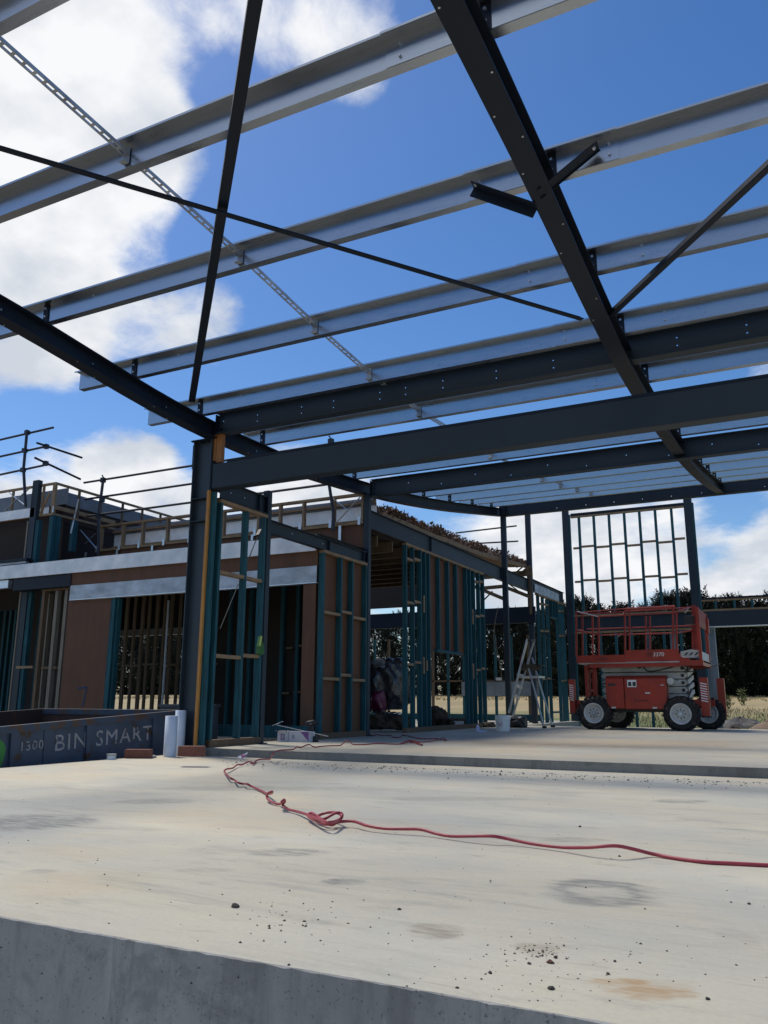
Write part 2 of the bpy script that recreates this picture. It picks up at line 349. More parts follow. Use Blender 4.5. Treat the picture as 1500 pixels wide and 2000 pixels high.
    h = t.nodes.new('ShaderNodeMath'); h.operation = 'MULTIPLY_ADD'; t.links.new(dots, h.inputs[0]); h.inputs[1].default_value = -.6 * (pits + .1); t.links.new(noise(30 if pits else 14, det=8, ro=.72), h.inputs[2])
    t.links.new(h.outputs[0], bp.inputs['Height']); t.links.new(bp.outputs[0], b.inputs['Normal'])
    return m
def _st(px, py, wpx, hpx, col, k, ring=False, z=0.0):
    p = at(px, py, 2, z); q = at(px + wpx, py, 2, z); r = at(px, py - hpx, 2, z)
    d = q - p
    return (p.x, p.y, d.length, max(.03, abs((r - p).length)), math.atan2(d.y, d.x), col, k, ring)
_grey = (.245, .24, .215); _rust = (.42, .27, .13); _tan = (.33, .29, .23)
STAINS = [_st(1175, 1742, 115, 28, _grey, .95, True), _st(1160, 1726, 85, 9, _grey, .9), _st(1180, 1760, 90, 12, _grey, .7), _st(850, 1818, 60, 17, _tan, 1.0), _st(1210, 1918, 70, 5, _rust, 1.0), _st(1290, 1932, 80, 5, _rust, .9), _st(1330, 1941, 45, 5, _rust, .8), _st(1240, 1936, 70, 6, _rust, .7), _st(1270, 1948, 55, 4, _rust, .7), _st(1265, 1930, 120, 22, (.45, .36, .24), .45),
          _st(1045, 1852, 50, 14, (.30, .25, .17), .55), _st(70, 1605, 130, 15, _grey, 1.0), _st(670, 1722, 50, 7, _grey, 1.0), _st(480, 1540, 200, 5, _grey, .5), _st(880, 1560, 160, 5, _grey, .5), _st(1330, 1565, 60, 4, _grey, .8), _st(560, 1665, 90, 8, _grey, .8), _st(1120, 1640, 70, 5, _tan, .7), _st(300, 1565, 90, 5, _grey, .7), _st(400, 1700, 60, 5, _tan, .5), _st(80, 1702, 38, 5, _grey, .45),
          _st(130, 1725, 160, 26, (.52, .44, .30), .5), _st(420, 1660, 70, 10, _grey, .35), _st(1440, 1830, 40, 16, _tan, .35), _st(800, 1495, 230, 8, (.40, .33, .22), .5), _st(420, 1480, 140, 8, (.40, .30, .19), .45)]
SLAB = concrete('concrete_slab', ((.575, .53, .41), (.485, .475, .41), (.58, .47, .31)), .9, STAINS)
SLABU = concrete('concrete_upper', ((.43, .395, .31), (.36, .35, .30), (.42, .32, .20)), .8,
                 [_st(1180, 1452, 330, 8, (.33, .24, .14), .85, z=.09), _st(1050, 1440, 200, 5, _grey, .6, z=.09), _st(900, 1465, 200, 6, (.40, .30, .18), .5, z=.09)])
SLABF = concrete('concrete_face', ((.50, .475, .43), (.31, .30, .275), (.53, .50, .45)), 1.2, (), pits=.8, vert=True)
STEPF = concrete('concrete_step_face', ((.235, .23, .215), (.16, .16, .155), (.24, .23, .21)), .9, (), pits=.6, vert=True)

# ------------------------------------------------------------------ ground and slabs
def gz(x, y):
    k = lambda a, b, t: max(0, min(1, (t - a) / (b - a)))
    s3 = lambda u: u * u * (3 - 2 * u)
    z = -.95 + .70 * s3(k(12, 22, y)) + 1.42 * k(23, 62, y)
    if x < -7: z = z + .55 * s3(k(5, 9, y)) * (1 - s3(k(12, 22, y)))
    return z
def ground():
    b = MB(); xs = [-400, -150, -80, -50, -35, -25] + [-20 + i * 1.0 for i in range(46)] + [30, 40, 60, 100, 200, 400]
    ys = [-200, -60, -20, -6, -2] + [i * 1.0 for i in range(0, 66)] + [70, 80, 100, 150, 250, 500, 900]
    for j, y in enumerate(ys):
        for i, x in enumerate(xs):
            near = -25 < x < 30 and 19 < y < 62
            b.v.append((x, y, gz(x, y) + (.03 * math.sin(x * 2.1 + y) * math.cos(y * 1.7) if near else 0)))
    n = len(xs)
    for j in range(len(ys) - 1):
        for i in range(n - 1): b.f.append((j * n + i, j * n + i + 1, (j + 1) * n + i + 1, (j + 1) * n + i)); b.mi.append(0)
    m = mat('dry_grass', (.40, .31, .16), .95, 0, .2, .35, bump=.6, bscale=4, stretch=(1, .35, 1), col2=(.25, .20, .10)); t = m.node_tree; bs = t.nodes['Principled BSDF']
    src = bs.inputs['Base Color'].links[0].from_socket
    g = t.nodes.new('ShaderNodeTexCoord'); sp = t.nodes.new('ShaderNodeSeparateXYZ'); t.links.new(g.outputs['Object'], sp.inputs[0])
    nz = t.nodes.new('ShaderNodeTexNoise'); nz.inputs['Scale'].default_value = .4; t.links.new(g.outputs['Object'], nz.inputs[0])
    a = t.nodes.new('ShaderNodeMath'); a.operation = 'MULTIPLY_ADD'; t.links.new(nz.outputs[0], a.inputs[0]); a.inputs[1].default_value = 12; t.links.new(sp.outputs[1], a.inputs[2])
    r = t.nodes.new('ShaderNodeMapRange'); t.links.new(a.outputs[0], r.inputs[0]); r.inputs[1].default_value = 36; r.inputs[2].default_value = 44
    mx = t.nodes.new('ShaderNodeMix'); mx.data_type = 'RGBA'; t.links.new(r.outputs[0], mx.inputs[0]); mx.inputs[6].default_value = (.12, .14, .045, 1); t.links.new(src, mx.inputs[7])
    r2 = t.nodes.new('ShaderNodeMapRange'); t.links.new(a.outputs[0], r2.inputs[0]); r2.inputs[1].default_value = 28; r2.inputs[2].default_value = 31
    m2 = t.nodes.new('ShaderNodeMix'); m2.data_type = 'RGBA'; t.links.new(r2.outputs[0], m2.inputs[0]); m2.inputs[6].default_value = (.20, .165, .12, 1); t.links.new(mx.outputs[2], m2.inputs[7])
    t.links.new(m2.outputs[2], bs.inputs['Base Color'])
    structure(b.build('ground', m, recalc=False))
ground()

def slab_with_rough_edge(name, x0, x1, y0, y1, z0, z1, mtop, mface, nx=520, amp=.0035, left=None):
    b = MB(); xs = [x0 + (x1 - x0) * i / nx for i in range(nx + 1)]
    rr = random.Random(3)
    top = []; lip = []; bot = []
    w = 0
    for x in xs:
        w = .45 * w + rr.uniform(-amp, amp); e = rr.uniform(.001, .004)
        top.append((x, y0 + e + abs(w) * .6, z1)); lip.append((x, y0 + w * .3, z1 - e * .9 - abs(w) * .5)); bot.append((x, y0, z0))
    back = [(x, y1, z1) for x in xs]
    n = nx + 1; b.v = top + lip + bot + back
    for i in range(nx):
        b.f.append((i, i + 1, 3 * n + i + 1, 3 * n + i)); b.mi.append(0)
        b.f.append((n + i, n + i + 1, i + 1, i)); b.mi.append(1)
        b.f.append((2 * n + i, 2 * n + i + 1, n + i + 1, n + i)); b.mi.append(1)
    o = len(b.v); b.v += [(x0, y1, z0), (x1, y1, z0)]
    b.f.append((2 * n, n, 0, 3 * n, o)); b.mi.append(1)
    b.f.append((3 * n - 1, o + 1, 4 * n - 1, n - 1, 2 * n - 1)); b.mi.append(1)
    b.f.append((3 * n, 4 * n - 1, o + 1, o)); b.mi.append(1)
    return structure(b.build(name, [mtop, mface]))
YS = 8.25; ZU = .09; XL = -7.16
slab_with_rough_edge('concrete_slab', XL, 7.0, 1.905, YS, -1.1, 0.0, SLAB, SLABF)
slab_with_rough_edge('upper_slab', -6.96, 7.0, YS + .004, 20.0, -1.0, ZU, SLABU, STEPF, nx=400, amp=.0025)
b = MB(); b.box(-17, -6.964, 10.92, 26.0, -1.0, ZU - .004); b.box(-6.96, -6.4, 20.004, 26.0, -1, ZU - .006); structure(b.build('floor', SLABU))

# ------------------------------------------------------------------ steel roof frame
RZ = [(-4, 5.45), (-1, 4.85), (1, 4.62), (3, 4.42), (4, 4.36), (5, 4.30), (6, 4.205), (7, 4.105), (8, 4.05), (9, 4.045), (10, 4.07), (11, 4.13), (12.4, 4.245), (14.1, 4.43), (16.2, 4.73), (18, 5.03), (20.1, 5.39), (21, 5.55), (24, 6.05)]
def rz(y):                                            # underside of the curved rafters
    for i in range(len(RZ) - 1):
        if RZ[i][0] <= y <= RZ[i + 1][0]:
            p0, p1, p2, p3 = RZ[max(i - 1, 0)], RZ[i], RZ[i + 1], RZ[min(i + 2, len(RZ) - 1)]
            h = p2[0] - p1[0]; t = (y - p1[0]) / h
            m1 = (p2[1] - p0[1]) / (p2[0] - p0[0]) * h; m2 = (p3[1] - p1[1]) / (p3[0] - p1[0]) * h
            return (2 * t**3 - 3 * t**2 + 1) * p1[1] + (t**3 - 2 * t**2 + t) * m1 + (-2 * t**3 + 3 * t**2) * p2[1] + (t**3 - t**2) * m2
    return RZ[-1][1]
RD = .21; FLW = .165
RX1, RX2 = -6.795, -1.40                               # centre lines of the two rafters
PUR = [2.66, 3.97, 5.40, 6.69, 7.89, 9.28, 12.02, 14.95, 16.35, 17.75, 19.1]
def rafter(xc, y0, y1, label, holes):
    t = thing('curved_rafter', label, 'rafter', (xc, y0, rz(y0)), 'curved steel rafters')
    b = MB(); N = 60; ys = [y0 + (y1 - y0) * i / N for i in range(N + 1)]
    sec = [(-FLW / 2, 0), (FLW / 2, 0), (FLW / 2, .013), (.005, .013), (.005, RD - .013), (FLW / 2, RD - .013), (FLW / 2, RD), (-FLW / 2, RD), (-FLW / 2, RD - .013), (-.005, RD - .013), (-.005, .013), (-FLW / 2, .013)]
    n = len(sec)
    for y in ys:
        for (u, w) in sec: b.v.append((xc + u, y, rz(y) + w))
    for i in range(N):
        for k in range(n): b.f.append((i * n + k, i * n + (k + 1) % n, (i + 1) * n + (k + 1) % n, (i + 1) * n + k)); b.mi.append(0)
    b.f += [tuple(range(n)), tuple(N * n + k for k in range(n))[::-1]]; b.mi += [0, 0]
    b.build('web_and_flanges', STEEL, t)
    for y in PUR:
        if not (y0 + .05 < y < y1 - .05): continue
        zt = rz(y) + RD; c = MB(); c.box(xc + .02, xc + .09, y - .014, y - .006, zt - .002, zt + .20)
        cl = c.build('purlin_cleat', STEEL, t)
        bolts(cl, [(xc + .055, y - .014, zt + dz) for dz in (.06, .15)])
    bolts(t, [(xc + .017, y, rz(y) + h) for (y, h) in holes], 0, .009, .012)  # pale bolt heads drawn for web holes with bright sky behind them
    bolts(t, [(xc - .055, y + .1, rz(y + .1)) for (y, h) in holes] + [(xc + .055, y - .25, rz(y - .25)) for (y, h) in holes], 2, .008, .006)
    return t
rafter(RX1 + .03, -3.0, 20.05, 'curved black steel rafter sweeping over the column head down to the left wall posts', [(4.9, .10), (6.1, .10), (7.3, .10), (9.2, .10), (11.0, .10)])
rafter(RX2, -3.0, 20.05, 'curved black steel rafter crossing overhead with two fly braces bolted on', [(3.4, .1), (4.3, .1), (4.9, .1), (5.9, .1), (7, .1), (11, .15)])

def holed_beam(name, label, x0, x1, y, z0, z1, fl, m, holes, group, yoff=1):
    """I-beam along X: web with real bolt holes, flanges, end plates"""
    t = thing(name, label, 'steel beam', (x0, y, z0), group)
    b = MB(); hs = .0075
    xs = [x0]; cols = sorted(set(round(h[0], 3) for h in holes))
    for hx in cols: xs += [hx - hs, hx + hs]
    xs.append(x1); xs = sorted(xs)
    zmin, zmax = z0 + .012, z1 - .012
    for i in range(len(xs) - 1):
        a, c = xs[i], xs[i + 1]
        hz = [h[1] for h in holes if abs((a + c) / 2 - h[0]) < hs * .5] if c - a < 2.5 * hs else []
        cuts = [zmin]
        for h in sorted(hz): cuts += [h - hs, h + hs]
        cuts.append(zmax)
        for k in range(0, len(cuts), 2):
            b.quad((a, y - .004, cuts[k]), (c, y - .004, cuts[k]), (c, y - .004, cuts[k + 1]), (a, y - .004, cuts[k + 1]))
            b.quad((a, y + .004, cuts[k]), (c, y + .004, cuts[k]), (c, y + .004, cuts[k + 1]), (a, y + .004, cuts[k + 1]))
    b.box(x0, x1, y - fl / 2, y + fl / 2, z0, z0 + .0119); b.box(x0, x1, y - fl / 2, y + fl / 2, z1 - .0119, z1)
    b.build('web_and_flanges', m, t, recalc=False)
    e = MB(); e.box(x0 - .012, x0 - .0005, y - fl / 2 + .01, y + fl / 2 - .01, z0 - .004, z1 - .02)
    ep = e.build('end_plate', STEEL, t)
    bolts(ep, [(x0 + .05, y - .004, z0 + dz) for dz in (.08, .16, .24) if z0 + dz < z1 - .03], 1, .016, .02, STEEL)
    return t
G = 'dark steel roof beams'
hx = [at(x, 760, 1, YS + .02).x for x in (440, 505, 590, 652, 742, 792, 865, 970, 1083, 1330, 1471)]
holed_beam('steel_beam', 'dark steel strut with pairs of bolt holes from the column head to overhead rafter', -6.70, 5.0, YS + .02, 4.10, 4.39, .15, STEEL2, [(x, z) for x in hx for z in (4.20, 4.285)], G)
hx = [-5.9 + i * .62 for i in range(14)]
holed_beam('steel_beam', 'dark steel roof beam behind the deep box beam, bolted to the second wall post', -6.62, 5.0, 12.5, 4.19, 4.50, .14, STEEL2, [(x, 4.37) for x in hx[::2]] + [(x, 4.28) for x in hx[1::2]], G)
hx = [at(x, 980, 1, 19.8).x for x in (1087, 1144, 1199, 1255, 1312, 1372, 1497)]
holed_beam('steel_beam', 'lowest dark steel roof beam, above the tall open stud frame at the back', -6.58, 5.0, 19.8, 5.31, 5.63, .14, STEEL2, [(x, 5.40) for x in hx], G)

# deep box beam across the opening
t = thing('box_beam', 'deep charcoal steel box beam spanning from the big column across to the right', 'steel beam', (-6.68, 8.15, 3.33), G)
b = MB(); b.box(-6.68, 5.0, 8.15, 8.33, 3.335, 3.665); b.build('beam_body', STEEL2, t, bevel=.008)
b = MB(); b.box(-6.45, 5.0, 8.155, 8.31, 3.667, 3.70); b.build('top_channel', STEEL, t)
b = MB(); b.box(-6.692, -6.681, 8.14, 8.34, 3.32, 3.72); b.build('end_plate', STEEL, t)

# ------------------------------------------------------------------ big column at the corner
t = thing('steel_column', 'tall dark grey steel I-column standing at the slab corner beside the white pipes', 'column', (-6.89, 8.28, 0))
b = MB(); x0, x1, y0, y1 = -7.045, -6.74, 8.19, 8.355; zc = 4.03
b.box(x0, x0 + .014, y0, y1, 0.012, zc); b.box(x1 - .014, x1, y0, y1, 0.012, zc); b.box(x0 + .014, x1 - .014, 8.268, 8.278, .012, zc)
b.build('shaft', mat('column_steel', (.028, .042, .057), .42, 0, .15, 2, bump=.03), t)
for z in (2.93, 3.235):
    b = MB(); b.box(x0 + .0145, x1 - .0145, y0 + .002, 8.2675, z, z + .012); b.build('stiffener_plate', STEEL2, t)
b = MB(); b.box(x0 - .03, x1 + .02, y0 - .02, y1 + .02, zc + .001, zc + .018)
cp = b.build('cap_plate', STEEL, t); bolts(cp, [(x, y0 + .03, zc) for x in (x0 + .09, x1 - .09, x1 - .03)], 2, .017, .02, STEEL)
b = MB(); b.box(x0 - .05, x1 + .03, y0 - .03, y1 + .04, 0.0, .0115); b.build('base_plate', STEEL, t)
b = MB(); b.box(x0 - .02, x0 - .001, y0 + .01, y1 - .01, 3.66, 3.99); b.build('side_cleat', STEEL, t)

tag(MB().box(-6.735, -6.690, 8.222, 8.298, 3.703, 4.095).box(-6.687, -6.60, 8.225, 8.29, 3.703, 4.095).build('timber_packer', ORANGE, loc=(-6.68, 8.26, 3.7)), 'short orange timber packer wedged above the box beam beside the column head', 'timber packer')
tag(MB().bar((-6.755 + .025, 8.168, 0.0), (-6.725, 8.168, 3.32), .038, .034, (0, 1, 0)).build('timber_batten', mat('amber_batten', (.46, .21, .045), .6, 0, .25, 8, stretch=(6, 6, .4), bump=.1), loc=(-6.73, 8.168, 0)), 'long orange timber batten standing upright against the big column', 'timber batten')

# ------------------------------------------------------------------ purlins
def purlin(y, xa, xb, label, laps=()):
    z = rz(y) + RD + .006; t = thing('purlin', label, 'purlin', (xa, y, z), 'galvanised roof purlins')
    def zsec(o=0.0, h=.20, f=.075, l=.018, th=.0025):
        # Z profile: lower flange runs away from the camera, upper flange towards it
        c = [(f, l), (f, 0), (0, 0), (0, h), (-f - .015, h), (-f - .015, h - l)]
        return [(u + (o if 0 < i < 5 else o), w) for i, (u, w) in enumerate(c)]
    def sweep(b, x0, x1, o):
        c = zsec(o); n = len(c)
        for x in (x0, x1):
            for (u, w) in c: b.v.append((x, y + u, z + w - (o * 1.0)))
        s = len(b.v) - 2 * n
        for k in range(n - 1): b.f.append((s + k, s + k + 1, s + n + k + 1, s + n + k)); b.mi.append(0)
    b = MB(); sweep(b, xa, xb, 0)
    o = b.build('profile', GALV, t, recalc=False); md = o.modifiers.new('sheet', 'SOLIDIFY'); md.thickness = .0025
    for xl in laps:
        b = MB(); sweep(b, xl - .62, xl + .55, -.004)
        o = b.build('lap_sleeve', GALV, t, recalc=False); md = o.modifiers.new('sheet', 'SOLIDIFY'); md.thickness = .0025
        bolts(o, [(xl + dx, y - .006, z + dz) for dx in (-.52, .48) for dz in (.055, .145)], 1, .011, .014)
    bolts(t, [(RX1 + .75, y - .003, z + .145)], 1, .011, .014)
    return t
PL = ['galvanised purlin clipped by the very top left corner of the picture', 'highest long galvanised purlin, crossing behind the thick flat brace near the top',
      'galvanised purlin to which the two black fly braces are bolted', 'galvanised purlin whose cut end sticks out farthest left past the curved rafter',
      'galvanised purlin lying just above the dark strut at the column head', 'galvanised purlin showing below the dark strut and above the deep box beam',
      'thin sliver of galvanised purlin seen under the deep box beam', 'uppermost of the four close pale purlins over the back beam', 'second from top of the four close pale purlins over the back beam',
      'third from top of the four close pale purlins over the back beam', 'lowest of the four close pale purlins, just over the back beam']
for y, l in zip(PUR, PL):
    xa = -7.60 if 6 < y < 9 else (-7.62 if y < 6 else -7.05)
    if y < 6: xa = -8.4
    purlin(y, xa, 5.0, l, (RX2,) if y < 13 else (RX2,))
# bridging between purlins
GB = 'perforated bridging straps between purlins'
def bridge(ya, yb, x, label):
    pa = Vector((x, ya + .01, rz(ya) + RD + .105)); pb = Vector((x, yb - .012, rz(yb) + RD + .105))
    L = (pb - pa).length; d = (pb - pa).normalized(); up = Vector((1, 0, 0)).cross(d)
    t = thing('bridging_strap', label, 'bridging', pa, GB); b = MB(); w = .052; n = max(4, int(L / .085)); st = L / n
    # a perforated channel: two rails and webs, slots left open
    P = lambda u, v, h: pa + d * u + Vector((1, 0, 0)) * v + up * h
    for s in (-1, 1):
        b.bar(P(0, s * w * .42, 0), P(L, s * w * .42, 0), w * .22, .002, up)
        b.bar(P(0, s * w * .52, .012), P(L, s * w * .52, .012), .002, .026, up)
    for i in range(n + 1):
        u = min(L - .012, max(.012, i * st)); b.bar(P(u - .012, 0, 0), P(u + .012, 0, 0), w * .66, .002, up)
    b.build('perforated_channel', GALVD, t)
    for y, s in ((ya, 1), (yb, -1)):
        c = MB(); c.box(x - .03, x + .03, y + s * .012 - .003, y + s * .012 + .003, rz(y) + RD + .03, rz(y) + RD + .17); c.box(x - .03, x + .03, y + s * .016, y + s * .06, rz(y) + RD + .028, rz(y) + RD + .032)
        c.build('end_bracket', GALVD, t)
BL = ['longest perforated bridging strap, starting at the top left corner', 'perforated bridging strap crossed by the thin sloping rod at the upper left', 'perforated bridging strap running from the fly-brace purlin down to the next',
      'perforated bridging strap ending just above the dark strut', 'short perforated bridging strap mostly hidden by the dark strut', 'perforated bridging strap just above the top edge of the deep box beam',
      'perforated bridging strap peeping out over the second dark roof beam', 'perforated bridging strap in the upper gap of the close pale purlins', 'perforated bridging strap in the middle gap of the close pale purlins', 'perforated bridging strap in the lowest gap of the close pale purlins']
for i in range(len(PUR) - 1): bridge(PUR[i], PUR[i + 1], -4.22, BL[i])

# roof bracing rods and fly braces
def prod(px, py, z): p = at(px, py, 2, z); return p
def brace(name, label, a, b_, w, h, m=STEEL):
    a, b_ = Vector(a), Vector(b_); d = (b_ - a).normalized()
    t = MB(); t.bar(a, b_, w, .008); t.bar(a + Vector((0, 0, h / 2)) + d.cross(Vector((0, 0, 1))).normalized() * (w / 2), b_ + Vector((0, 0, h / 2)) + d.cross(Vector((0, 0, 1))).normalized() * (w / 2), .008, h)
    return tag(t.build(name, m, loc=a), label, 'roof brace', 'roof bracing bars')
p = prod(375, 785, 4.28); q = prod(500, 0, 4.42); d = q - p
brace('roof_brace', 'thick black angle brace rising steeply from the column head to the top edge', p, p + d * 1.28, .075, .06)
p = prod(1137, 624, 4.19); q = prod(0, 290, 4.36); d = q - p
brace('roof_brace', 'thin black brace slanting from the left edge down to the overhead rafter', p, p + d * 1.5, .05, .04)
p = prod(1193, 618, 4.22); q = prod(1500, 330, 4.22); d = q - p
brace('roof_brace', 'thin black brace rising right from the overhead rafter to the right edge', p, p + d * 1.9, .055, .04)
yb = PUR[2]
def fly(a, b_, label):
    a, b_ = Vector(a), Vector(b_); d = (b_ - a).normalized(); sd = d.cross(Vector((0, 1, 0))).normalized()
    t = thing('fly_brace', label, 'fly brace', a, 'fly braces on the overhead rafter')
    m = MB(); m.bar(a, b_, .006, .10, (0, 1, 0)); m.bar(a + sd * .03 + Vector((0, .045, 0)), b_ + sd * .03 + Vector((0, .045, 0)), .09, .006, (0, 1, 0)); m.build('angle', STEEL, t)
    bolts(t, [b_ - d * .035], 1, .014, .03)
zb = rz(yb)
fa = at(1052, 380, 2, zb - .004); fb = at(1168, 284, 1, yb - .12); fly(fa, fb, 'black fly brace sticking out to the right of the overhead rafter')
fa = at(1046, 402, 2, zb - .004); fb = at(922, 360, 1, yb - .12); fly(fa, fb, 'black fly brace sticking out to the left of the overhead rafter')

# ------------------------------------------------------------------ wall posts and side beams
XW = -6.65                                     # face of the side wall towards the open bay
def A0(px, py): return at(px, py, 0, XW)
def post(label, y0, y1, x0, x1, z0, z1, m=STEEL2, extra=None):
    t = thing('steel_post', label, 'steel post', ((x0 + x1) / 2, (y0 + y1) / 2, z0), 'slender steel wall posts')
    MB().box(x0, x1, y0, y1, z0 + .0125, z1).build('shaft', m, t, bevel=.004)
    MB().box(x0 - .04, x1 + .04, y0 - .03, y1 + .03, z0 - .002, z0 + .012).build('base_plate', STEEL, t)
    if extra: MB().box(x0 - .012, x1 + .012, y0 - .03, y0 - .002, extra - .14, extra + .14).build('connection_plate', STEEL, t)
    return t
yB = A0(524, 1200).y; yC = 12.44
post('slender dark steel post between the two teal stud panels, behind the deep box beam', yB - .09, yB, XW - .09, XW, ZU, 3.60, STEEL2, 3.40)
post('grey steel post where the brown plywood parapet ends, carrying the second roof beam', yC, yC + .10, XW - .10, XW, ZU, rz(12.5), STEEL2, 3.1)
post('tall dark steel post beside the stepladder, under the end of the curved rafter', 19.75, 19.86, XW - .06, XW + .07, ZU, 5.62, STEEL2, 5.47)
yE = A0(1036, 1100).y
post('tall dark steel post at the far end of the brush-topped roof', yE, yE + .12, XW - .12, XW + .02, -.1, 6.25, STEEL2)

def sbeam(label, y0, y1, z0, z1, x0=XW - .10, x1=XW, m=STEEL2, stiff=()):
    t = thing('side_beam', label, 'steel beam', (x1, y0, z0), 'steel beams over the side wall')
    b = MB(); xm = (x0 + x1) / 2
    b.box(x0, x1, y0, y1, z0, z0 + .011); b.box(x0, x1, y0, y1, z1 - .011, z1); b.box(xm - .004, xm + .004, y0, y1, z0 + .011, z1 - .011)
    b.build('web_and_flanges', m, t)
    for y in stiff: MB().box(x0 + .004, x1 - .002, y, y + .01, z0 + .012, z1 - .012).build('stiffener_plate', m, t)
    bolts(t, [(xm + .018, y0 + (y1 - y0) * k, (z0 + z1) / 2) for k in (.2, .5)], 0, .011, .012)
    return t
sbeam('dark steel side beam over the first teal stud panel, next to the big column', 8.36, yB - .092, 3.245, 3.50, stiff=(9.2,))
sbeam('dark steel side beam crossing the garage opening above the brown panel', yB + .002, yC - .002, 2.995, 3.185, stiff=(A0(645, 1060).y, 12.3))
sbeam('long dark steel side beam beneath the brush-topped roof', yC + .102, yE - .002, 3.635, 3.965, stiff=(15.2, 19.6))
t = sbeam('dark steel side beam with a pale plate, at the far corner', yE + .122, 25.62, 3.68, 4.02)
MB().box(XW + .002, XW + .012, yE + .3, 24.9, 3.66, 3.90).build('pale_plate', GALVD, t)

# ------------------------------------------------------------------ stud wall frames
def frame(label, ys, zb, zt, nogs=(), xo=XW, dep=.09, w=.045, mstud=TEAL, plates=True, ply=None, ext=None, shorts=(), zhead=None, blocks=()):
    ya, yb_ = ext if ext else (min(ys), max(ys) + w)
    t = thing('stud_wall', label, 'stud wall', (xo - dep / 2, ya, zb), 'open timber stud walls')
    for y in ys: MB().box(xo - dep, xo, y, y + w, zb + (.09 if plates else 0), zt).build('stud', mstud, t)
    for y in shorts: MB().box(xo - dep, xo - .004, y, y + w, zhead + .05, zt - .001).build('stud', mstud, t)
    if plates:
        MB().box(xo - dep - .003, xo + .003, ya, yb_, zb + .0005, zb + .089).build('bottom_plate', PINED, t)
        MB().box(xo - dep - .003, xo + .003, ya, yb_, zt + .0005, zt + .045).build('top_plate', PINE, t)
    for (y0, y1, z) in nogs: MB().box(xo - dep + .004, xo - .004, y0 + .001, y1 - .001, z - .0225, z + .0225).build('nogging', PINE, t)
    for (y, z0, z1) in blocks: MB().box(xo + .002, xo + .018, y, y + .05, z0, z1).build('timber_block', PINE, t)
    if ply:
        MB().box(xo - dep - .016, xo - dep - .004, ply[0], ply[1], ply[2], ply[3]).build('plywood_sheet', PLY, t)
    if zhead: MB().box(xo - dep, xo, shorts[0] - .12, shorts[-1] + .25, zhead, zhead + .049).build('opening_head', TEAL, t)
    return t
# panel 1: column to first post
ys = [A0(436, 965).y - .03, A0(484, 980).y, A0(519, 1000).y - .02]
z1 = A0(458, 1123).z; z2 = A0(440, 1282).z; z2b = A0(490, 1281).z
t = frame('open teal stud panel of three studs between the big column and first post', ys, ZU, 3.19, [(ys[0] + .045, ys[1], z1), (ys[1] + .045, ys[2], z1 - .0), (ys[0] + .045, ys[1], z2), (ys[1] + .045, ys[2], z2b)], ext=(ys[0], yB - .092))
MB().box(XW - .09, XW, 8.20, 8.248, 0.0, 3.3).build('stud', TEAL, t)
# panel 2
ys = [A0(633, 1075).y, A0(667, 1090).y, A0(689, 1095).y, A0(716, 1105).y - .01]
zn = A0(650, 1198).z; zn2 = A0(650, 1326).z
t = frame('teal stud panel lined with reddish brown plywood beside the garage opening', ys, ZU, 2.945, [(ys[0] + .045, ys[1], zn), (ys[1] + .045, ys[2], zn + .06), (ys[2] + .045, ys[3], zn), (ys[0] + .045, ys[1], zn2), (ys[1] + .045, ys[2], zn2 + .07), (ys[2] + .045, ys[3], zn2)], ply=(ys[0] + .02, yC - .01, ZU + .02, 2.94))
# panel 3
P3 = [793.6, 808, 822, 831, 838.5]; P3b = [911, 918, 926, 935.5, 944]
ys = [A0(p, 1120).y for p in P3 + P3b]; sh = [A0(p, 1120).y for p in (858, 876, 892)]
zh = A0(878, 1276).z; zt = 3.585
nz = [A0(806, 1094).z, A0(806, 1178).z, A0(806, 1298).z]; nw = [A0(932, 1136).z, A0(932, 1203).z, A0(932, 1308).z]
ng = []
for z in nz: ng += [(ys[0] + .045, ys[1], z), (ys[1] + .045, ys[2], z + .05)]
for z in nw: ng += [(ys[7] + .045, ys[8], z), (ys[8] + .045, ys[9], z + .04)]
t = frame('long teal stud wall with plywood over a low window opening, behind the red cable', ys, ZU, zt, ng, shorts=sh, zhead=zh, ply=(ys[4], ys[5] + .1, zh + .02, zt - .01),
          blocks=[(A0(826, 1150).y, A0(826, 1196).z, A0(826, 1163).z), (A0(826, 1310).y, A0(826, 1316).z, A0(826, 1283).z), (A0(832, 1310).y, A0(832, 1310).z, A0(832, 1290).z), (A0(922, 1200).y, A0(922, 1219).z, A0(922, 1190).z), (A0(923, 1310).y, A0(923, 1326).z, A0(923, 1296).z)])
# panel 4, far corner
P4 = [1053, 1062, 1071]; P4b = [1089, 1095.5, 1101]
ys = [A0(p, 1180).y for p in P4 + P4b]; sh = [A0(1079, 1180).y, A0(1084, 1180).y]
nn = [A0(1051, 1177).z, A0(1057, 1231).z, A0(1060, 1326).z]; nm = [A0(1098, 1195).z, A0(1098, 1242).z, A0(1100, 1330).z]
ng = []
for z in nn: ng += [(ys[0] + .045, ys[1], z), (ys[1] + .045, ys[2], z + .03)]
for z in nm: ng += [(ys[3] + .045, ys[4], z), (ys[4] + .045, ys[5], z + .03)]
t = frame('teal stud wall at the far corner, just left of the red lift', ys, -.05, 3.62, ng, ext=(ys[0] - .1, 25.6), shorts=sh, zhead=A0(1080, 1207).z, ply=(ys[2], ys[3], A0(1080, 1207).z + .02, 3.6))
MB().box(XW - .09, XW, ys[2] + .05, ys[3], A0(1080, 1393).z, A0(1080, 1393).z + .05).build('sill', TEAL, t)

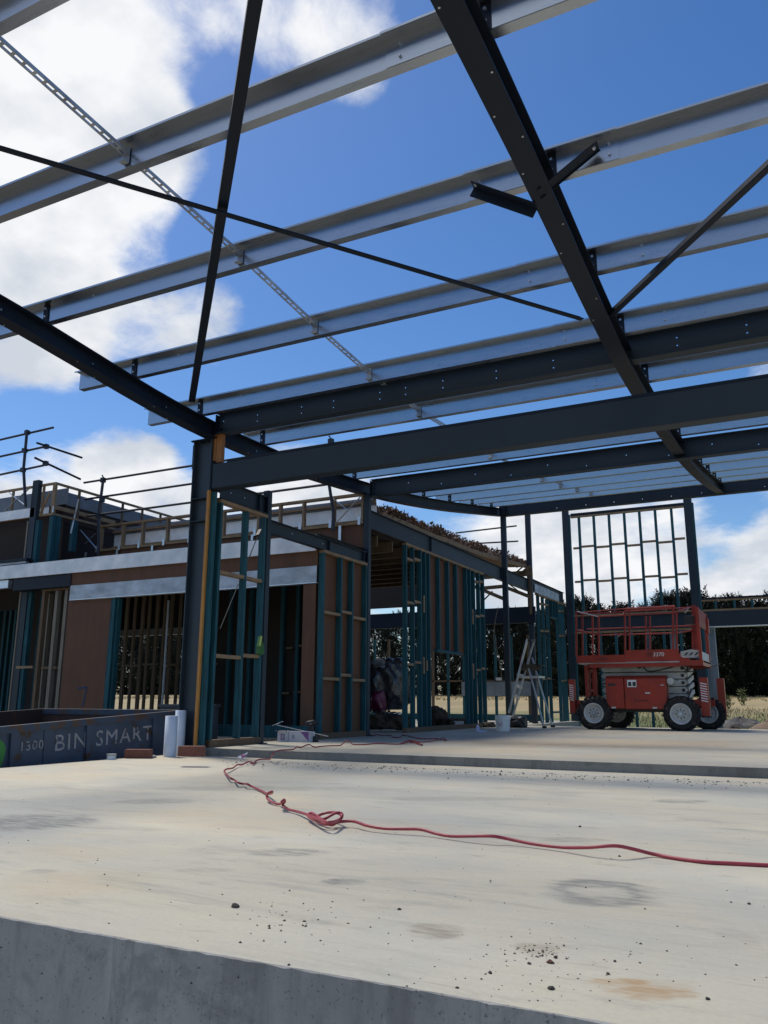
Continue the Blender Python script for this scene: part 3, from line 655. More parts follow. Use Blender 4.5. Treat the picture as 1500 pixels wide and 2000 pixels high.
# gable frame at the back
YG = 25.70
def G(px, py): return at(px, py, 1, YG)
t = thing('gable_frame', 'tall open stud frame like a window grid standing against the sky behind the red lift', 'stud wall', (-4.6, YG, -.15), 'open timber stud walls')
for px, w in ((1097, .20), (1336, .23)):
    x = G(px, 1000).x; MB().box(x, x + w, YG, YG + .12, -.15, 6.85).build('post', STEEL2, t); MB().box(x + w + .001, x + w + .048, YG + .01, YG + .1, -.1, 6.55).build('stud', TEAL, t)
xl = G(1110, 1000).x + .06; xr = G(1336, 1000).x - .003
MB().box(xl, xr, YG - .005, YG + .10, 6.49, 6.575).build('head_beam', STEEL, t)
MB().box(xl, xr, YG + .002, YG + .092, 6.435, 6.488).build('top_plate', PINE, t)
sx = [G(p, 1010).x for p in (1129.7, 1158.7, 1188.6, 1218.6, 1248.6, 1279.5, 1311.5)]
for x in sx:
    MB().box(x - .036, x + .036, YG + .003, YG + .09, 3.33, 6.434).build('stud', TEAL, t)
    MB().box(x - .036, x + .036, YG + .003, YG + .09, -.12, 2.74).build('stud', TEAL, t)
ex = [xl] + sx + [xr]
for r, (ya, yb_) in enumerate(((1075.5, 1055.5), (1137.5, 1122))):
    for i in range(len(ex) - 1):
        z = 5.44 if r == 0 else 4.36
        z += (0, .035, -.02, .03, -.05, .03, -.03, .04)[i]
        MB().box(ex[i] + .037, ex[i + 1] - .037, YG + .006, YG + .086, z - .03, z + .03).build('nogging', PINE, t)
MB().box(-6.4, xr, YG + .002, YG + .09, 3.265, 3.31).build('timber_plate', PINE, t)
MB().box(-6.4, xr, YG + .002, YG + .09, 2.735, 2.78).build('timber_plate', PINE, t)
MB().box(-6.5, xr, YG + .0, YG + .09, -.16, -.12).build('bottom_plate', PINED, t)
t = thing('rear_beam', 'long dark steel beam running right behind the top of the red lift', 'steel beam', (-6.4, YG + .1, 2.8), G and 'steel beams over the side wall')
MB().box(-6.4, xr, YG + .1, YG + .22, 2.80, 3.255).box(G(1364, 1180).x, 6.0, YG + .02, YG + .2, 2.815, 3.255).build('beam_body', STEEL2, t)
MB().box(G(1364, 1180).x, 6.0, YG + .0, YG + .22, 2.79, 2.813).build('bottom_flange', GALVS, t)
MB().box(G(1364, 1180).x, 6.0, YG + .03, YG + .12, 3.257, 3.31).build('timber_plate', PINE, t)
t = thing('low_stud_wall', 'low open stud strip with dark plate on top, right of the lift', 'stud wall', (G(1364, 1180).x, YG + .03, 3.31), 'open timber stud walls')
xa = G(1364, 1180).x
MB().box(xa, 6, YG + .03, YG + .12, 3.555, 3.60).build('top_plate', PINE, t); MB().box(xa, 6, YG + .02, YG + .13, 3.602, 3.655).build('capping', STEEL, t)
for px in (1395, 1432, 1467, 1500, 1540): x = G(px, 1180).x; MB().box(x, x + .06, YG + .035, YG + .115, 3.312, 3.553).build('stud', TEAL, t)
# pale galvanised column behind the lift
xx = G(1378, 1300).x
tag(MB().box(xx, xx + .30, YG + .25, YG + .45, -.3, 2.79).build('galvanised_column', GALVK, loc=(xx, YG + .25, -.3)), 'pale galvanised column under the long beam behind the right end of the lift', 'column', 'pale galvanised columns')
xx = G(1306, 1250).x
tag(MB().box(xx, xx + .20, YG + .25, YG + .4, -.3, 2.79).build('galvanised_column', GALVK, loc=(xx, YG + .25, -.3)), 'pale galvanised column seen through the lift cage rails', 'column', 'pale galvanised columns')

# ------------------------------------------------------------------ building on the left: front
YF = 10.90
tag(MB().box(-18, XW - .11, YF - .035, YF - .002, 2.972, 3.232).build('steel_fascia', FASCIA, loc=(-12, YF, 2.97)), 'long pale galvanised fascia running across the front of the left building', 'fascia beam')
t = thing('garage_lintel', 'weathered galvanised lintel over the wide garage opening', 'lintel', (-9.4, YF, 2.46))
MB().box(-12.13, XW - .10, YF, YF + .012, 2.475, 2.735).build('web', GALVD, t); MB().box(-12.13, XW - .10, YF - .003, YF + .10, 2.46, 2.474).build('bottom_flange', GALVS, t)
tag(MB().box(-12.15, XW - .10, YF + .02, YF + .035, 2.72, 3.10).build('plywood_band', PLY, loc=(-9, YF, 2.7)), 'brown plywood band between the fascia and the garage lintel', 'plywood sheet')
tag(MB().box(-13.7, -12.14, YF + .0, YF + .25, 2.73, 2.96).build('porch_beam', STEEL, loc=(-13, YF, 2.73)), 'dark steel beam under the fascia left of the garage lintel', 'steel beam')
tag(MB().box(-18, -13.87, YF + .02, YF + .12, 2.80, 2.955).build('porch_lintel', GALVS, loc=(-15, YF, 2.8)), 'short pale galvanised lintel at the left edge under the fascia', 'lintel')
t = thing('porch_post', 'dark steel post with pale timber edge rising through the left building to its parapet', 'steel post', (-13.76, 11.3, 0), None)
MB().box(-13.83, -13.66, 11.22, 11.32, 0.0, 5.05).build('shaft', STEEL2, t); MB().box(-13.87, -13.832, 11.21, 11.30, 0.0, 4.2).build('timber_edge', PINEG, t); MB().box(-13.655, -13.56, 11.24, 11.33, 0, 4.2).build('teal_packer', TEAL, t)
# plywood sheet with the painted 7
x0, x1 = at(134, 1175, 1, YF + .05).x, at(217, 1175, 1, YF + .05).x
t = thing('painted_plywood', 'brown plywood panel with a blue 7 painted near its bottom, behind the skip', 'plywood sheet', (x0, YF + .05, 0))
MB().box(x0, x1, YF + .05, YF + .062, .05, 2.455).build('sheet', PLY, t)
q = [at(px, py, 1, YF + .047) for px, py in ((152, 1345), (169, 1342), (166, 1358), (161, 1380))]
b = MB(); b.bar(q[0], q[1], .004, .035, (0, 0, 1)); b.bar(q[1], q[2], .004, .035, (1, 0, 0)); b.bar(q[2], q[3], .004, .035, (1, 0, 0)); b.build('painted_number', BLUEPAINT, t)
def studx(t, px, py, y, w, d, z0, z1, m): x = at(px, py, 1, y).x; MB().box(x, x + w, y, y + d, z0, z1).build('stud', m, t)
t = thing('porch_stud_wall', 'narrow stud wall of weathered timber left of the plywood panel with the 7', 'stud wall', (-12.6, 11.1, 0), 'open timber stud walls')
for px, w, y, m in ((80, .045, 11.5, TEAL), (83.5, .075, 11.0, PINED), (96, .04, 11.3, PINEG), (109, .075, 11.02, PINEG), (127.5, .075, 11.02, PINEG)): studx(t, px, 1150, y, w, .09, .05, 2.69, m)
MB().box(-13.0, -12.2, 11.0, 11.09, 2.692, 2.725).build('top_plate', PINED, t)
for i, (a, c) in enumerate(((-12.87, -12.67), (-12.66, -12.47), (-12.44, -12.2))): MB().box(a, c, 11.04, 11.08, 1.22, 1.265).build('nogging', PINED, t)
MB().box(-13.55, -13.1, 11.04, 11.08, 1.24, 1.285).build('nogging', PINE, t)
t = thing('porch_inner_wall', 'shaded teal stud wall at the far left edge inside the porch', 'stud wall', (-15, 11.9, 0), 'open timber stud walls')
for px in (2, 14, 24, 34, 44): studx(t, px, 1150, 14.4, .06, .09, .05, 2.9, TEAL)
MB().box(-30, -15.7, 14.55, 14.565, .0, 3.6).build('plywood_sheet', PLYD, t)  # sheet added behind the porch to keep it dark
# reveal of the garage opening
tag(MB().box(-7.0, XW - .12, YF + .02, YF + .034, ZU, 2.455).build('plywood_reveal', PLY, loc=(-6.8, YF, ZU)), 'narrow light brown plywood strip at the right side of the garage opening', 'plywood sheet')
t = thing('garage_jamb', 'dark teal double stud at the left side of the garage opening', 'stud', (x1 + .1, YF + .06, 0)); MB().box(x1 + .005, x1 + .10, YF + .05, YF + .14, 0, 2.45).build('stud', TEAL, t); MB().box(x1 + .105, x1 + .15, YF + .09, YF + .18, 0, 2.45).build('stud', TEAL, t)
# partition studs inside the garage
t = thing('garage_partition', 'brown stud partition inside the garage, seen through the opening right of the 7', 'stud wall', (-10.5, 13.0, 0), 'open timber stud walls')
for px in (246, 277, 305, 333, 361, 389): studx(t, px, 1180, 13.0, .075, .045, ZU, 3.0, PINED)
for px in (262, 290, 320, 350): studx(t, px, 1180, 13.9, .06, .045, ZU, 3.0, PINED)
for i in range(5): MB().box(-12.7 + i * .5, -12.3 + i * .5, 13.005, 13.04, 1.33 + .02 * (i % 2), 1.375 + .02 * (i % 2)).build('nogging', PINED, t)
x = at(327, 1180, 1, 12.9).x; MB().box(x, x + .03, 12.9, 12.93, .2, 2.65).build('conduit', PVC, t)
t = thing('garage_back_wall', 'dark plywood wall with teal studs deep inside the garage, behind the first stud panel', 'stud wall', (-8.3, 13.7, 0), 'open timber stud walls')
MB().box(-11.3, -7.5, 13.8, 13.812, ZU, 3.4).build('plywood_sheet', PLYD, t)
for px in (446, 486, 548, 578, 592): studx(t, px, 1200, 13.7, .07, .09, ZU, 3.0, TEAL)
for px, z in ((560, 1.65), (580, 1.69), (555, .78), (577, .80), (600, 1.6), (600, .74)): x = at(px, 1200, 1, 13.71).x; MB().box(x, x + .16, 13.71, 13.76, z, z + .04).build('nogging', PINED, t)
# roof deck that keeps the rooms in shade
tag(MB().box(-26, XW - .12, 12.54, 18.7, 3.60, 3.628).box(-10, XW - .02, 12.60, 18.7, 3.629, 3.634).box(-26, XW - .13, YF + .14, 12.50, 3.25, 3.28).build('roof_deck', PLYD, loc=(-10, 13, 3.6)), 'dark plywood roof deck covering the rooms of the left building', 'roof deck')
t = thing('roof_joists', 'row of dark timber joists under the roof deck, seen above the doorway gap', 'joists', (-8, 13, 3.4))
for i in range(9): y = 13.0 + i * .62; MB().box(-14, XW - .13, y, y + .045, 3.40, 3.598).build('joist', PINED, t)

tag(MB().box(-17, -8.9, 21.82, 21.84, 3.36, 4.3).build('far_sky_blocker', PLYD, loc=(-10, 21.8, 3.4)), 'dark sheet added to block the sky above the slits across the rooms', 'board')  # added sheet, blocks the sky so the doorway gap stays dark
# upper parapet over the garage
YP = 12.50
t = thing('parapet_truss', 'long open timber parapet frame with silver foil behind it, above the fascia', 'parapet frame', (-10, YP, 3.7), 'timber parapet frames')
xa, xb = -13.22, XW - .12
MB().box(xa, xb, YP - .045, YP + .045, 3.715, 3.76).build('bottom_plate', PINE, t); MB().box(xa, xb, YP - .045, YP + .045, 4.24, 4.285).build('top_plate', PINE, t)
MB().box(xa, xb, YP + .40, YP + .445, 4.20, 4.245).build('back_plate', PINE, t)
MB().box(xa, xb, YP + .45, YP + .46, 4.16, 4.31).build('sarking_strip', FOILD, t)  # grey sarking, with the shade under the top plate put into its colour
MB().box(xa, xb, YP + .465, YP + .475, 3.88, 4.20).build('foil_strip', FOIL, t); MB().box(xa, xb, YP + .40, YP + .46, 3.86, 3.90).build('batten', PINE, t)
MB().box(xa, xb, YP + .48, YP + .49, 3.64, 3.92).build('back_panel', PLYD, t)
for px in (153, 197, 240, 278, 326, 375, 435, 503, 545, 591, 650, 708):
    x = at(px, 1045, 1, YP).x; x = min(x, xb - .046); MB().box(x, x + .045, YP - .04, YP + .04, 3.7615, 4.2385).build('upright', PINE, t)
    MB().box(x - .055, x - .004, YP - .062, YP - .0465, 3.70, 3.84).build('bracket', GALVS, t)
for px in (170, 231, 299, 493, 664): x = at(px, 1075, 1, YP).x; MB().box(x, x + .05, YP - .065, YP - .048, 3.36, 3.72).build('strap_plate', GALVS, t)
def xbrace(t, pts, y): MB().bar(at(*pts[0], 1, y), at(*pts[1], 1, y), .004, .04, (0, 1, 0)).build('cross_brace', GALVS, t)
xbrace(t, ((157, 1035), (190, 1073)), YP - .07); xbrace(t, ((154, 1075), (186, 1042)), YP + .1)
xbrace(t, ((649, 972), (709, 1021)), YP - .066); xbrace(t, ((653, 1025), (704, 970)), YP - .074)
tag(MB().box(xa, xb, YP + .0, YP + .014, 3.05, 3.714).build('plywood_upstand', PLY, loc=(-10, YP, 3.1)), 'brown plywood upstand directly under the long timber parapet frame', 'plywood sheet')
# higher parapet box at the far left
t = thing('parapet_box', 'higher timber parapet box jutting out at the upper left', 'parapet frame', (-14, 11.3, 4.3), 'timber parapet frames')
X2 = -13.25; YU = 11.30
for z in (4.29, 4.93): MB().box(-18, X2, YU, YU + .045, z, z + .045).build('plate', PINE, t); MB().box(X2 - .045, X2, YU + .046, 15.6, z, z + .045).build('plate', PINE, t)
MB().box(X2 - .075, X2 + .002, YU - .004, YU + .05, 4.336, 4.929).build('corner_stud', PINE, t)
for px in (22, 68, 81): x = at(px, 975, 1, YU).x; MB().box(x, x + .04, YU + .002, YU + .043, 4.336, 4.929).build('upright', PINE, t)
MB().bar(at(79, 1003, 1, YU + .01), at(98, 962, 1, YU + .01), .035, .03).build('diagonal', PINE, t)
for px in (153, 197, 240, 279, 315): y = at(px, 985, 0, X2).y; MB().box(X2 - .04, X2 - .002, y, y + .045, 4.336, 4.929).build('upright', PINED, t)
MB().box(-18, X2 - .1, YU + .42, YU + .43, 4.62, 4.96).box(X2 - .42, X2 - .41, YU + .43, 15.6, 4.68, 4.96).build('sarking_sheet', FOILD, t)
MB().box(-18, -13.9, YU + .44, YU + .45, 4.45, 4.70).build('foil_sheet', FOIL, t)
MB().box(X2 - .43, X2 - .425, YU + .45, 15.6, 4.30, 4.67).build('inner_panel', PLYD, t)
MB().box(X2 - .044, X2 - .01, YU + .05, 13.0, 4.42, 4.50).build('rail', PINE, t)
MB().box(X2 - .02, X2 + .005, YU - .006, YU - .002, 4.34, 4.47).build('bracket', GALVS, t)
xbrace(t, ((16, 961), (48, 986)), YU - .02); xbrace(t, ((10, 997), (58, 953)), YU - .03)
y = at(150, 1010, 0, X2).y; MB().bar((X2 + .003, y, 4.75), (X2 + .003, y - .12, 4.0), .04, .004, (0, 1, 0)).build('cross_brace', GALVS, t)
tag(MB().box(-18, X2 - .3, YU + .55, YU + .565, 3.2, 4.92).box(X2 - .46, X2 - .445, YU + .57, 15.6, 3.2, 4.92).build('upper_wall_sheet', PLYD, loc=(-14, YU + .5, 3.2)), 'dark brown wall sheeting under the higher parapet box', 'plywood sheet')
t = thing('upper_corner_studs', 'group of teal corner studs under the higher parapet box', 'studs', (X2, YU, 3.25))
for px, y, w in ((93, YU + .02, .10), (106, YU + .12, .05)): x = at(px, 1050, 1, y).x; MB().box(x, x + w, y, y + .09, 3.25, 4.288).build('stud', TEAL, t)
y = at(140, 1050, 0, X2 - .03).y; MB().box(X2 - .10, X2 - .01, y, y + .12, 3.64, 4.288).build('stud', TEAL, t)
tag(MB().box(-18, at(69, 1000, 1, 11.25).x, 11.22, 11.24, 4.28, 4.47).build('upper_lintel', FASCIA, loc=(-15, 11.2, 4.3)), 'short pale galvanised beam below the higher parapet box at the left edge', 'lintel')
t = thing('upper_sill', 'thin pale flashing on top of the fascia at the left edge', 'flashing', (-15, 11.1, 3.3)); MB().box(-18, at(52, 1098, 1, 11.1).x, 11.08, 11.16, 3.30, 3.34).build('flashing', GALVD, t); MB().box(-18, at(55, 1098, 1, 11.1).x, 11.05, 11.2, 3.345, 3.40).build('dark_trim', STEEL, t)

# ------------------------------------------------------------------ scaffold guard rails
def rail_thing(label, loc): return thing('guard_rail', label, 'guard rail', loc, 'scaffold guard rails on the roof')
t = rail_thing('scaffold guard rail of three tubes above the long parapet frame', (-10, 12.2, 3.6))
yr = 12.2; RR = .024
for (pa, pb) in (((164, 945), (705, 855)), ((165, 982), (650, 897)), ((152, 1015), (668, 937))):
    a = at(*pa, 1, yr); c = at(*pb, 1, yr); c.z = a.z = (a.z + c.z) / 2; MB().tube([a, c], RR, 8).build('rail', TUBE, t)
def stand(t, pts, y):
    P = [at(*p, 1, y - .05) for p in pts]; MB().tube(P, .03, 8).build('standard', TUBE, t)
stand(t, ((202, 934), (192, 1010), (192, 1086)), yr); stand(t, ((641, 935), (651, 1000), (651, 1036)), yr)
for p in ((202, 938), (647, 863), (200, 976), (193, 1008), (643, 898)):
    q = at(*p, 1, yr - .03); MB().box(q.x - .045, q.x + .045, q.y - .05, q.y + .03, q.z - .05, q.z + .05).bar(q + Vector((0, 0, .05)), q + Vector((-.05, 0, .12)), .02, .02).build('coupler', TUBE, t)
t = rail_thing('scaffold guard rail of short tubes at the far upper left corner', (-14, 11.2, 4.5))
for (pa, pb) in (((-60, 873), (104, 835)), ((-60, 905), (90, 872)), ((-60, 940), (85, 909))):
    a = at(*pa, 1, 11.2); c = at(*pb, 1, 11.2); MB().tube([a, c], RR, 8).build('rail', TUBE, t)
xq = at(90, 872, 1, 11.2).x
for (pa, pb) in (((72, 865), (160, 894)), ((68, 894), (157, 936))):
    a = at(*pa, 0, xq + .06); c = at(*pb, 0, xq + .06); MB().tube([a, c], RR, 8).build('rail', TUBE, t)
stand(t, ((53, 840), (46, 915), (50, 990)), 11.2)
for p in ((53, 845), (48, 880), (45, 918), (90, 872), (89, 905)):
    q = at(*p, 1, 11.17); MB().box(q.x - .045, q.x + .045, q.y - .04, q.y + .04, q.z - .045, q.z + .045).build('coupler', TUBE, t)
t = rail_thing('scaffold rail ends sticking out past the post at the far end of the brush roof', (-9, 22, 5))
for (pa, pb) in (((890, 1041), (1009, 1027)), ((900, 1063), (1012, 1057))): MB().tube([at(*pa, 1, 22.6), at(*pb, 1, 22.6)], RR, 8).build('rail', TUBE, t)
MB().tube([at(986, 1020, 1, 22.55), at(988, 1075, 1, 22.55)], .03, 8).build('standard', TUBE, t)

# ------------------------------------------------------------------ brush-topped side roof
XB = -6.80
t = thing('brush_roof', 'ragged brown brush covering along the eave of the side roof, against the sky', 'roof covering', (XB, 16, 4.0))
top = [(745, 985), (770, 988), (792, 1001), (821, 1014), (849, 1021), (870, 1031), (893, 1042), (918, 1053), (935, 1056), (950, 1063), (986, 1072), (1010, 1084), (1033, 1096)]
bot = [(745, 1003), (770, 1013), (792, 1022), (821, 1035), (849, 1047), (870, 1053), (893, 1063), (918, 1073), (935, 1079), (950, 1083), (986, 1094), (1010, 1100), (1033, 1106)]
T = [at(p[0], p[1] + 5, 0, XB - .12) for p in top]; Bm = [at(*p, 0, XB) for p in bot]
BRUSH = mat('dry_brush', (.17, .105, .072), .95, 0, .6, 9, bump=.5)
b = MB(); n = len(T)
for i in range(n): b.v += [tuple(Bm[i]), tuple(T[i] + Vector((0, 0, -.10))), tuple(T[i] + Vector((-.9, 0, -.05)))]; 
for i in range(n - 1):
    for k in range(2): b.f.append((i * 3 + k, i * 3 + k + 1, i * 3 + k + 4, i * 3 + k + 3)); b.mi.append(0)
b.build('brush_bed', BRUSH, t, recalc=False)
b = MB(); rr = random.Random(5)
for k in range(5200):
    s = rr.random() * (n - 1); i = int(s); f = s - i
    p0 = Bm[i].lerp(Bm[i + 1], f); p1 = T[i].lerp(T[i + 1], f); h = rr.random() ** .55
    p = p0.lerp(p1, h) + Vector((rr.uniform(-.35, .05), rr.uniform(-.08, .08), rr.uniform(-.05, .03)))
    L = rr.uniform(.035, .085) * (1.5 if rr.random() < .08 else 1); d = Vector((rr.uniform(-.4, 1), rr.uniform(-1, 1), rr.uniform(-.35, 1.0))).normalized(); w = d.cross(Vector((rr.random(), rr.random(), rr.random()))).normalized() * rr.uniform(.008, .022)
    b.add([p - w, p + w, p + d * L * .6 + w * 1.3, p + d * L, p + d * L * .6 - w * 1.3], [(0, 1, 2, 3, 4)])
b.build('brush_twigs', BRUSH, t, recalc=False)
b = MB()
for i in range(n - 1): b.bar(Bm[i] + Vector((.02, 0, -.03)), Bm[i + 1] + Vector((.02, 0, -.03)), .04, .10)
b.build('barge_board', PINE, t)
b = MB()
for i in range(7): b.quad((XB - .05, Bm[i].y, 3.64), (XB - .05, Bm[i + 1].y, 3.64), Bm[i + 1] + Vector((-.05, 0, -.02)), Bm[i] + Vector((-.05, 0, -.02)))
b.build('eave_shade_panel', PLYD, t, recalc=False)  # dark panel added behind the eave for the shade in its recesses
# timber trusses at the open far end
t = thing('roof_truss', 'timber truss with thin webs in the gap beside the tall post, bright sky behind', 'roof truss', (-8, 21.3, 3.2))
yt = 21.9
def W(p): return at(*p, 1, yt)
for a, c, w in (((930, 1127), (1040, 1119), .16), ((930, 1150), (985, 1145), .10), ((985, 1146), (1036, 1166), .10), ((925, 1145), (985, 1170), .10), ((1010, 1128), (1036, 1106), .10)):
    MB().bar(W(a), W(c), .045, w, (0, 0, 1)).build('chord', PINED, t)
for a, c in (((945, 1172), (962, 1155)), ((992, 1139), (1020, 1160)), ((1008, 1118), (1022, 1106))): MB().bar(W(a), W(c), .03, .04, (0, 1, 0)).build('web', STEEL, t)
MB().box(W((1032, 1130)).x, W((1032, 1130)).x + .06, yt, yt + .05, 3.0, 4.05).build('upright', PINED, t)
a, c = W((945, 1185)), W((1042, 1185)); tag(MB().box(-16, c.x, yt + .1, yt + .2, 2.78, 3.22).build('far_lintel', STEEL, loc=(-9, yt, 2.8)), 'dark steel beam across the far side of the rooms, under the timber truss', 'steel beam', 'steel beams over the side wall')
zb_ = at(320, 1240, 1, 17.6).z; zt2 = at(320, 1227, 1, 17.6).z
tag(MB().box(-22, -12.0, 17.6, 17.68, zb_, zt2).build('far_beam', GALVS, loc=(-15, 17.6, zb_)), 'pale galvanised beam far inside, seen between the brown garage studs', 'steel beam')
tag(MB().box(-22, -12.0, 17.62, 17.64, zt2 + .002, 3.59).build('garage_dark_sheet', PLYD, loc=(-15, 17.62, zt2)), 'dark sheet added over the pale beam to keep the garage interior dark', 'plywood sheet')  # added sheet, stands for the dark interior above the beam
t = thing('far_stud_wall', 'open stud wall on the far side of the rooms with the paddock showing through', 'stud wall', (-10, 23, 0), 'open timber stud walls')
for i in range(20): x = -16.2 + i * .5; MB().box(x, x + .06, 23.2, 23.29, -.02, 2.55).build('stud', TEAL if i % 3 else PINED, t)
MB().box(-16.3, -6.8, 23.2, 23.29, 1.23, 1.275).build('rail', PINED, t); MB().box(-16.3, -6.8, 23.19, 23.3, .12, .30).build('low_rail', TEAL, t)
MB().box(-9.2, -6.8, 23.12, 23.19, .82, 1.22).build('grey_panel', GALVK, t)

# ------------------------------------------------------------------ skip bin
u0, u1 = Vector((-7.45, 5.95, .385)), Vector((-7.45, 8.71, .53)); ud = (u1 - u0).normalized(); un = Vector((1, 0, 0)); uz = un.cross(ud)
pf = at(248, 1376, 2, .53); BW = min(2.6, -7.45 - pf.x)
t = thing('skip_bin', 'rusty blue skip bin with white stencilled lettering beside the slab edge', 'skip bin', (-7.45, 6, -.6))
O = u1 + ud * .02
def S_(u, v, w): return O + ud * (u) - un * v + uz * w          # u back from far end (negative towards camera), v away from the slab, w up
LB = 4.6; HB = .98
b = MB()
def obox(b, u0_, u1_, v0, v1, w0, w1):
    vs = [S_(u, v, w) for w in (w0, w1) for v in (v0, v1) for u in (u0_, u1_)]
    b.add(vs, [(0, 2, 3, 1), (4, 5, 7, 6), (0, 1, 5, 4), (2, 6, 7, 3), (0, 4, 6, 2), (1, 3, 7, 5)])
obox(b, -LB, 0, 0, .012, -HB, -.075); obox(b, -LB, -.0, BW - .012, BW, -HB, -.075); obox(b, -.012, 0, .0125, BW - .0125, -HB, -.075); obox(b, -LB, -LB + .012, .0125, BW - .0125, -HB, -.075); obox(b, -LB, 0, .0125, BW - .0125, -HB - .02, -HB - .001)
b.build('bin_body', BINBLUE, t)
b = MB(); obox(b, -LB, -.013, .0125, .015, -HB, -.08); obox(b, -LB, -.013, BW - .016, BW - .013, -HB, -.0); obox(b, -.017, -.0135, .016, BW - .017, -HB, -.0); b.build('rusty_lining', BININ, t)
b = MB(); obox(b, -LB - .03, .03, -.035, .03, -.074, 0); obox(b, -LB - .03, .03, BW - .012, BW + .035, -.074, 0); obox(b, -.03, .03, .0305, BW - .0125, -.074, 0); b.build('top_rail', BINRAIL, t)
def ub(px): return (at(px, 1440, 0, -7.42) - O).dot(ud)
for px in (30, 176, 304): u = ub(px); b = MB(); obox(b, u - .05, u + .05, -.03, -.0005, -HB, -.0745); b.build('rib', BINBLUE, t)
b = MB(); u = ub(90); obox(b, u - .006, u + .006, -.01, -.0005, -HB, -.0745); b.build('rib', BINBLUE, t)
def letters(txt, pa, pb, cap, parent, m, name='lettering'):
    """lettering fitted between two points of the bin's face"""
    pa, pb = Vector(pa), Vector(pb); d = (pb - pa); L = d.length; d.normalize()
    bb = text_mb(txt, cap / .70, (0, 0, 0), (1, 0, 0), (0, 1, 0), .003, spacing=1.15); xs = [v[0] for v in bb.v]; a, c = min(xs), max(xs); k = L / (c - a)
    bb.v = [tuple(pa + d * ((v[0] - a) * k) + uz * v[1] + un * (.003 + v[2])) for v in bb.v]
    bb.build(name, m, parent)
xf = -7.45
letters('BIN SMART', at(107, 1467, 0, xf), at(296, 1444, 0, xf), .175, t, BINTXT)
letters('1300', at(41, 1467, 0, xf), at(84, 1462, 0, xf), .095, t, BINTXT)
gr = mat('green_spray', (.03, .22, .035), .5); b = MB(); c = at(-5, 1474, 0, xf + .008); b.add([c + ud * .09 * math.cos(a) * (1 + .12 * math.sin(3 * a)) + uz * .15 * math.sin(a) + un * .002 for a in [i * .35 for i in range(18)]], [tuple(range(18))]); b.build('green_spray_mark', gr, t)
tag(MB().box(-8.6, -8.15, 9.6, 10.4, -.3, .56).box(-8.62, -8.13, 9.58, 10.42, .56, .60).build('grey_crate', mat('crate_grey', (.055, .065, .08), .6), loc=(-8.2, 10, -.3)), 'dark grey crate just visible behind the open first stud panel', 'crate')

# ------------------------------------------------------------------ pipes, bricks and small things at the slab corner
def P0(px, py, z=0.0): return at(px, py, 2, z)
def pipe(px, py, toppy, r, label):
    c = P0(px, py); c.y += r; h = at(px, toppy, 1, c.y).z
    b = MB(); b.lathe([(r, .0), (r, h), (r - .006, h + .001), (r - .007, h - .12), (r - .007, .02)], c, 2, 28)
    return tag(b.build('plastic_pipe', PVC, loc=c, smooth=False), label, 'pipe', 'white pipe stubs at the slab corner')
for args in ((322.5, 1478.5, 1398, .074, 'shorter white pipe stub standing in front of the taller one by the column'), (341.5, 1476, 1387.5, .066, 'taller white pipe stub nearest to the big steel column')):
    o = pipe(*args); o.data.polygons.foreach_set('use_smooth', [True] * len(o.data.polygons))
def brick(px, py, rz_, z, label, L=.30, W=.11, H=.10, grp=None):
    c = P0(px, py, z); b = MB(); R = Matrix.Rotation(rz_, 3, 'Z')
    b.box(-L / 2, L / 2, 0, W, 0, H); b.v = [tuple(R @ Vector(v) + c) for v in b.v]
    return tag(b.build('brick', BRICK, loc=c, bevel=.006), label, 'brick', grp)
brick(267, 1481.5, .42, 0, 'single red brick lying on the slab edge in front of the skip')
o = brick(371, 1477.5, .36, 0, 'lower red brick of the pair stacked against the column base', L=.26)
brick(371, 1477.5, .40, .1005, 'upper red brick of the pair stacked against the column base', L=.26)
c = P0(217, 1483.5); t = thing('tape_roll', 'pale roll of tape lying on the slab edge left of the single brick', 'tape roll', c)
b = MB(); b.lathe([(.05, 0), (.05, .045), (.03, .046), (.03, .0)], c, 2, 20); b.build('roll', PVC, t); MB().lathe([(.0, .044), (.056, .044), (.056, .062), (0, .062)], c, 2, 20).build('lid', mat('grey_lid', (.35, .37, .38), .5), t)
def clod(p, r, label, m=STONE, grp='dirt clods on the slab', name='dirt_clod', cat='dirt clod'):
    b = MB(); rr = random.Random(int(p.x * 1000) ^ int(p.y * 777)); n = 7; bm = bmesh.new(); bmesh.ops.create_icosphere(bm, subdivisions=2, radius=r)
    for v in bm.verts: v.co = v.co * rr.uniform(.72, 1.2); v.co.x *= 1.3; v.co.z = max(v.co.z * .75, -.25 * r)
    me = bpy.data.meshes.new(name); bm.to_mesh(me); bm.free(); me.materials.append(m); o = bpy.data.objects.new(name, me); COL.objects.link(o); o.location = p + Vector((0, 0, .25 * r)); o.rotation_euler.z = rr.random() * 6
    WOFF[o.name] = o.location; return tag(o, label, cat, grp)
clod(P0(300, 1480), .035, 'small pale lump of mortar between the single brick and the pipes', mat('mortar', (.35, .34, .32), .9), None, 'mortar_lump', 'mortar lump')
BROWNC = mat('clod_brown', (.13, .055, .035), .9, 0, .3, 30)
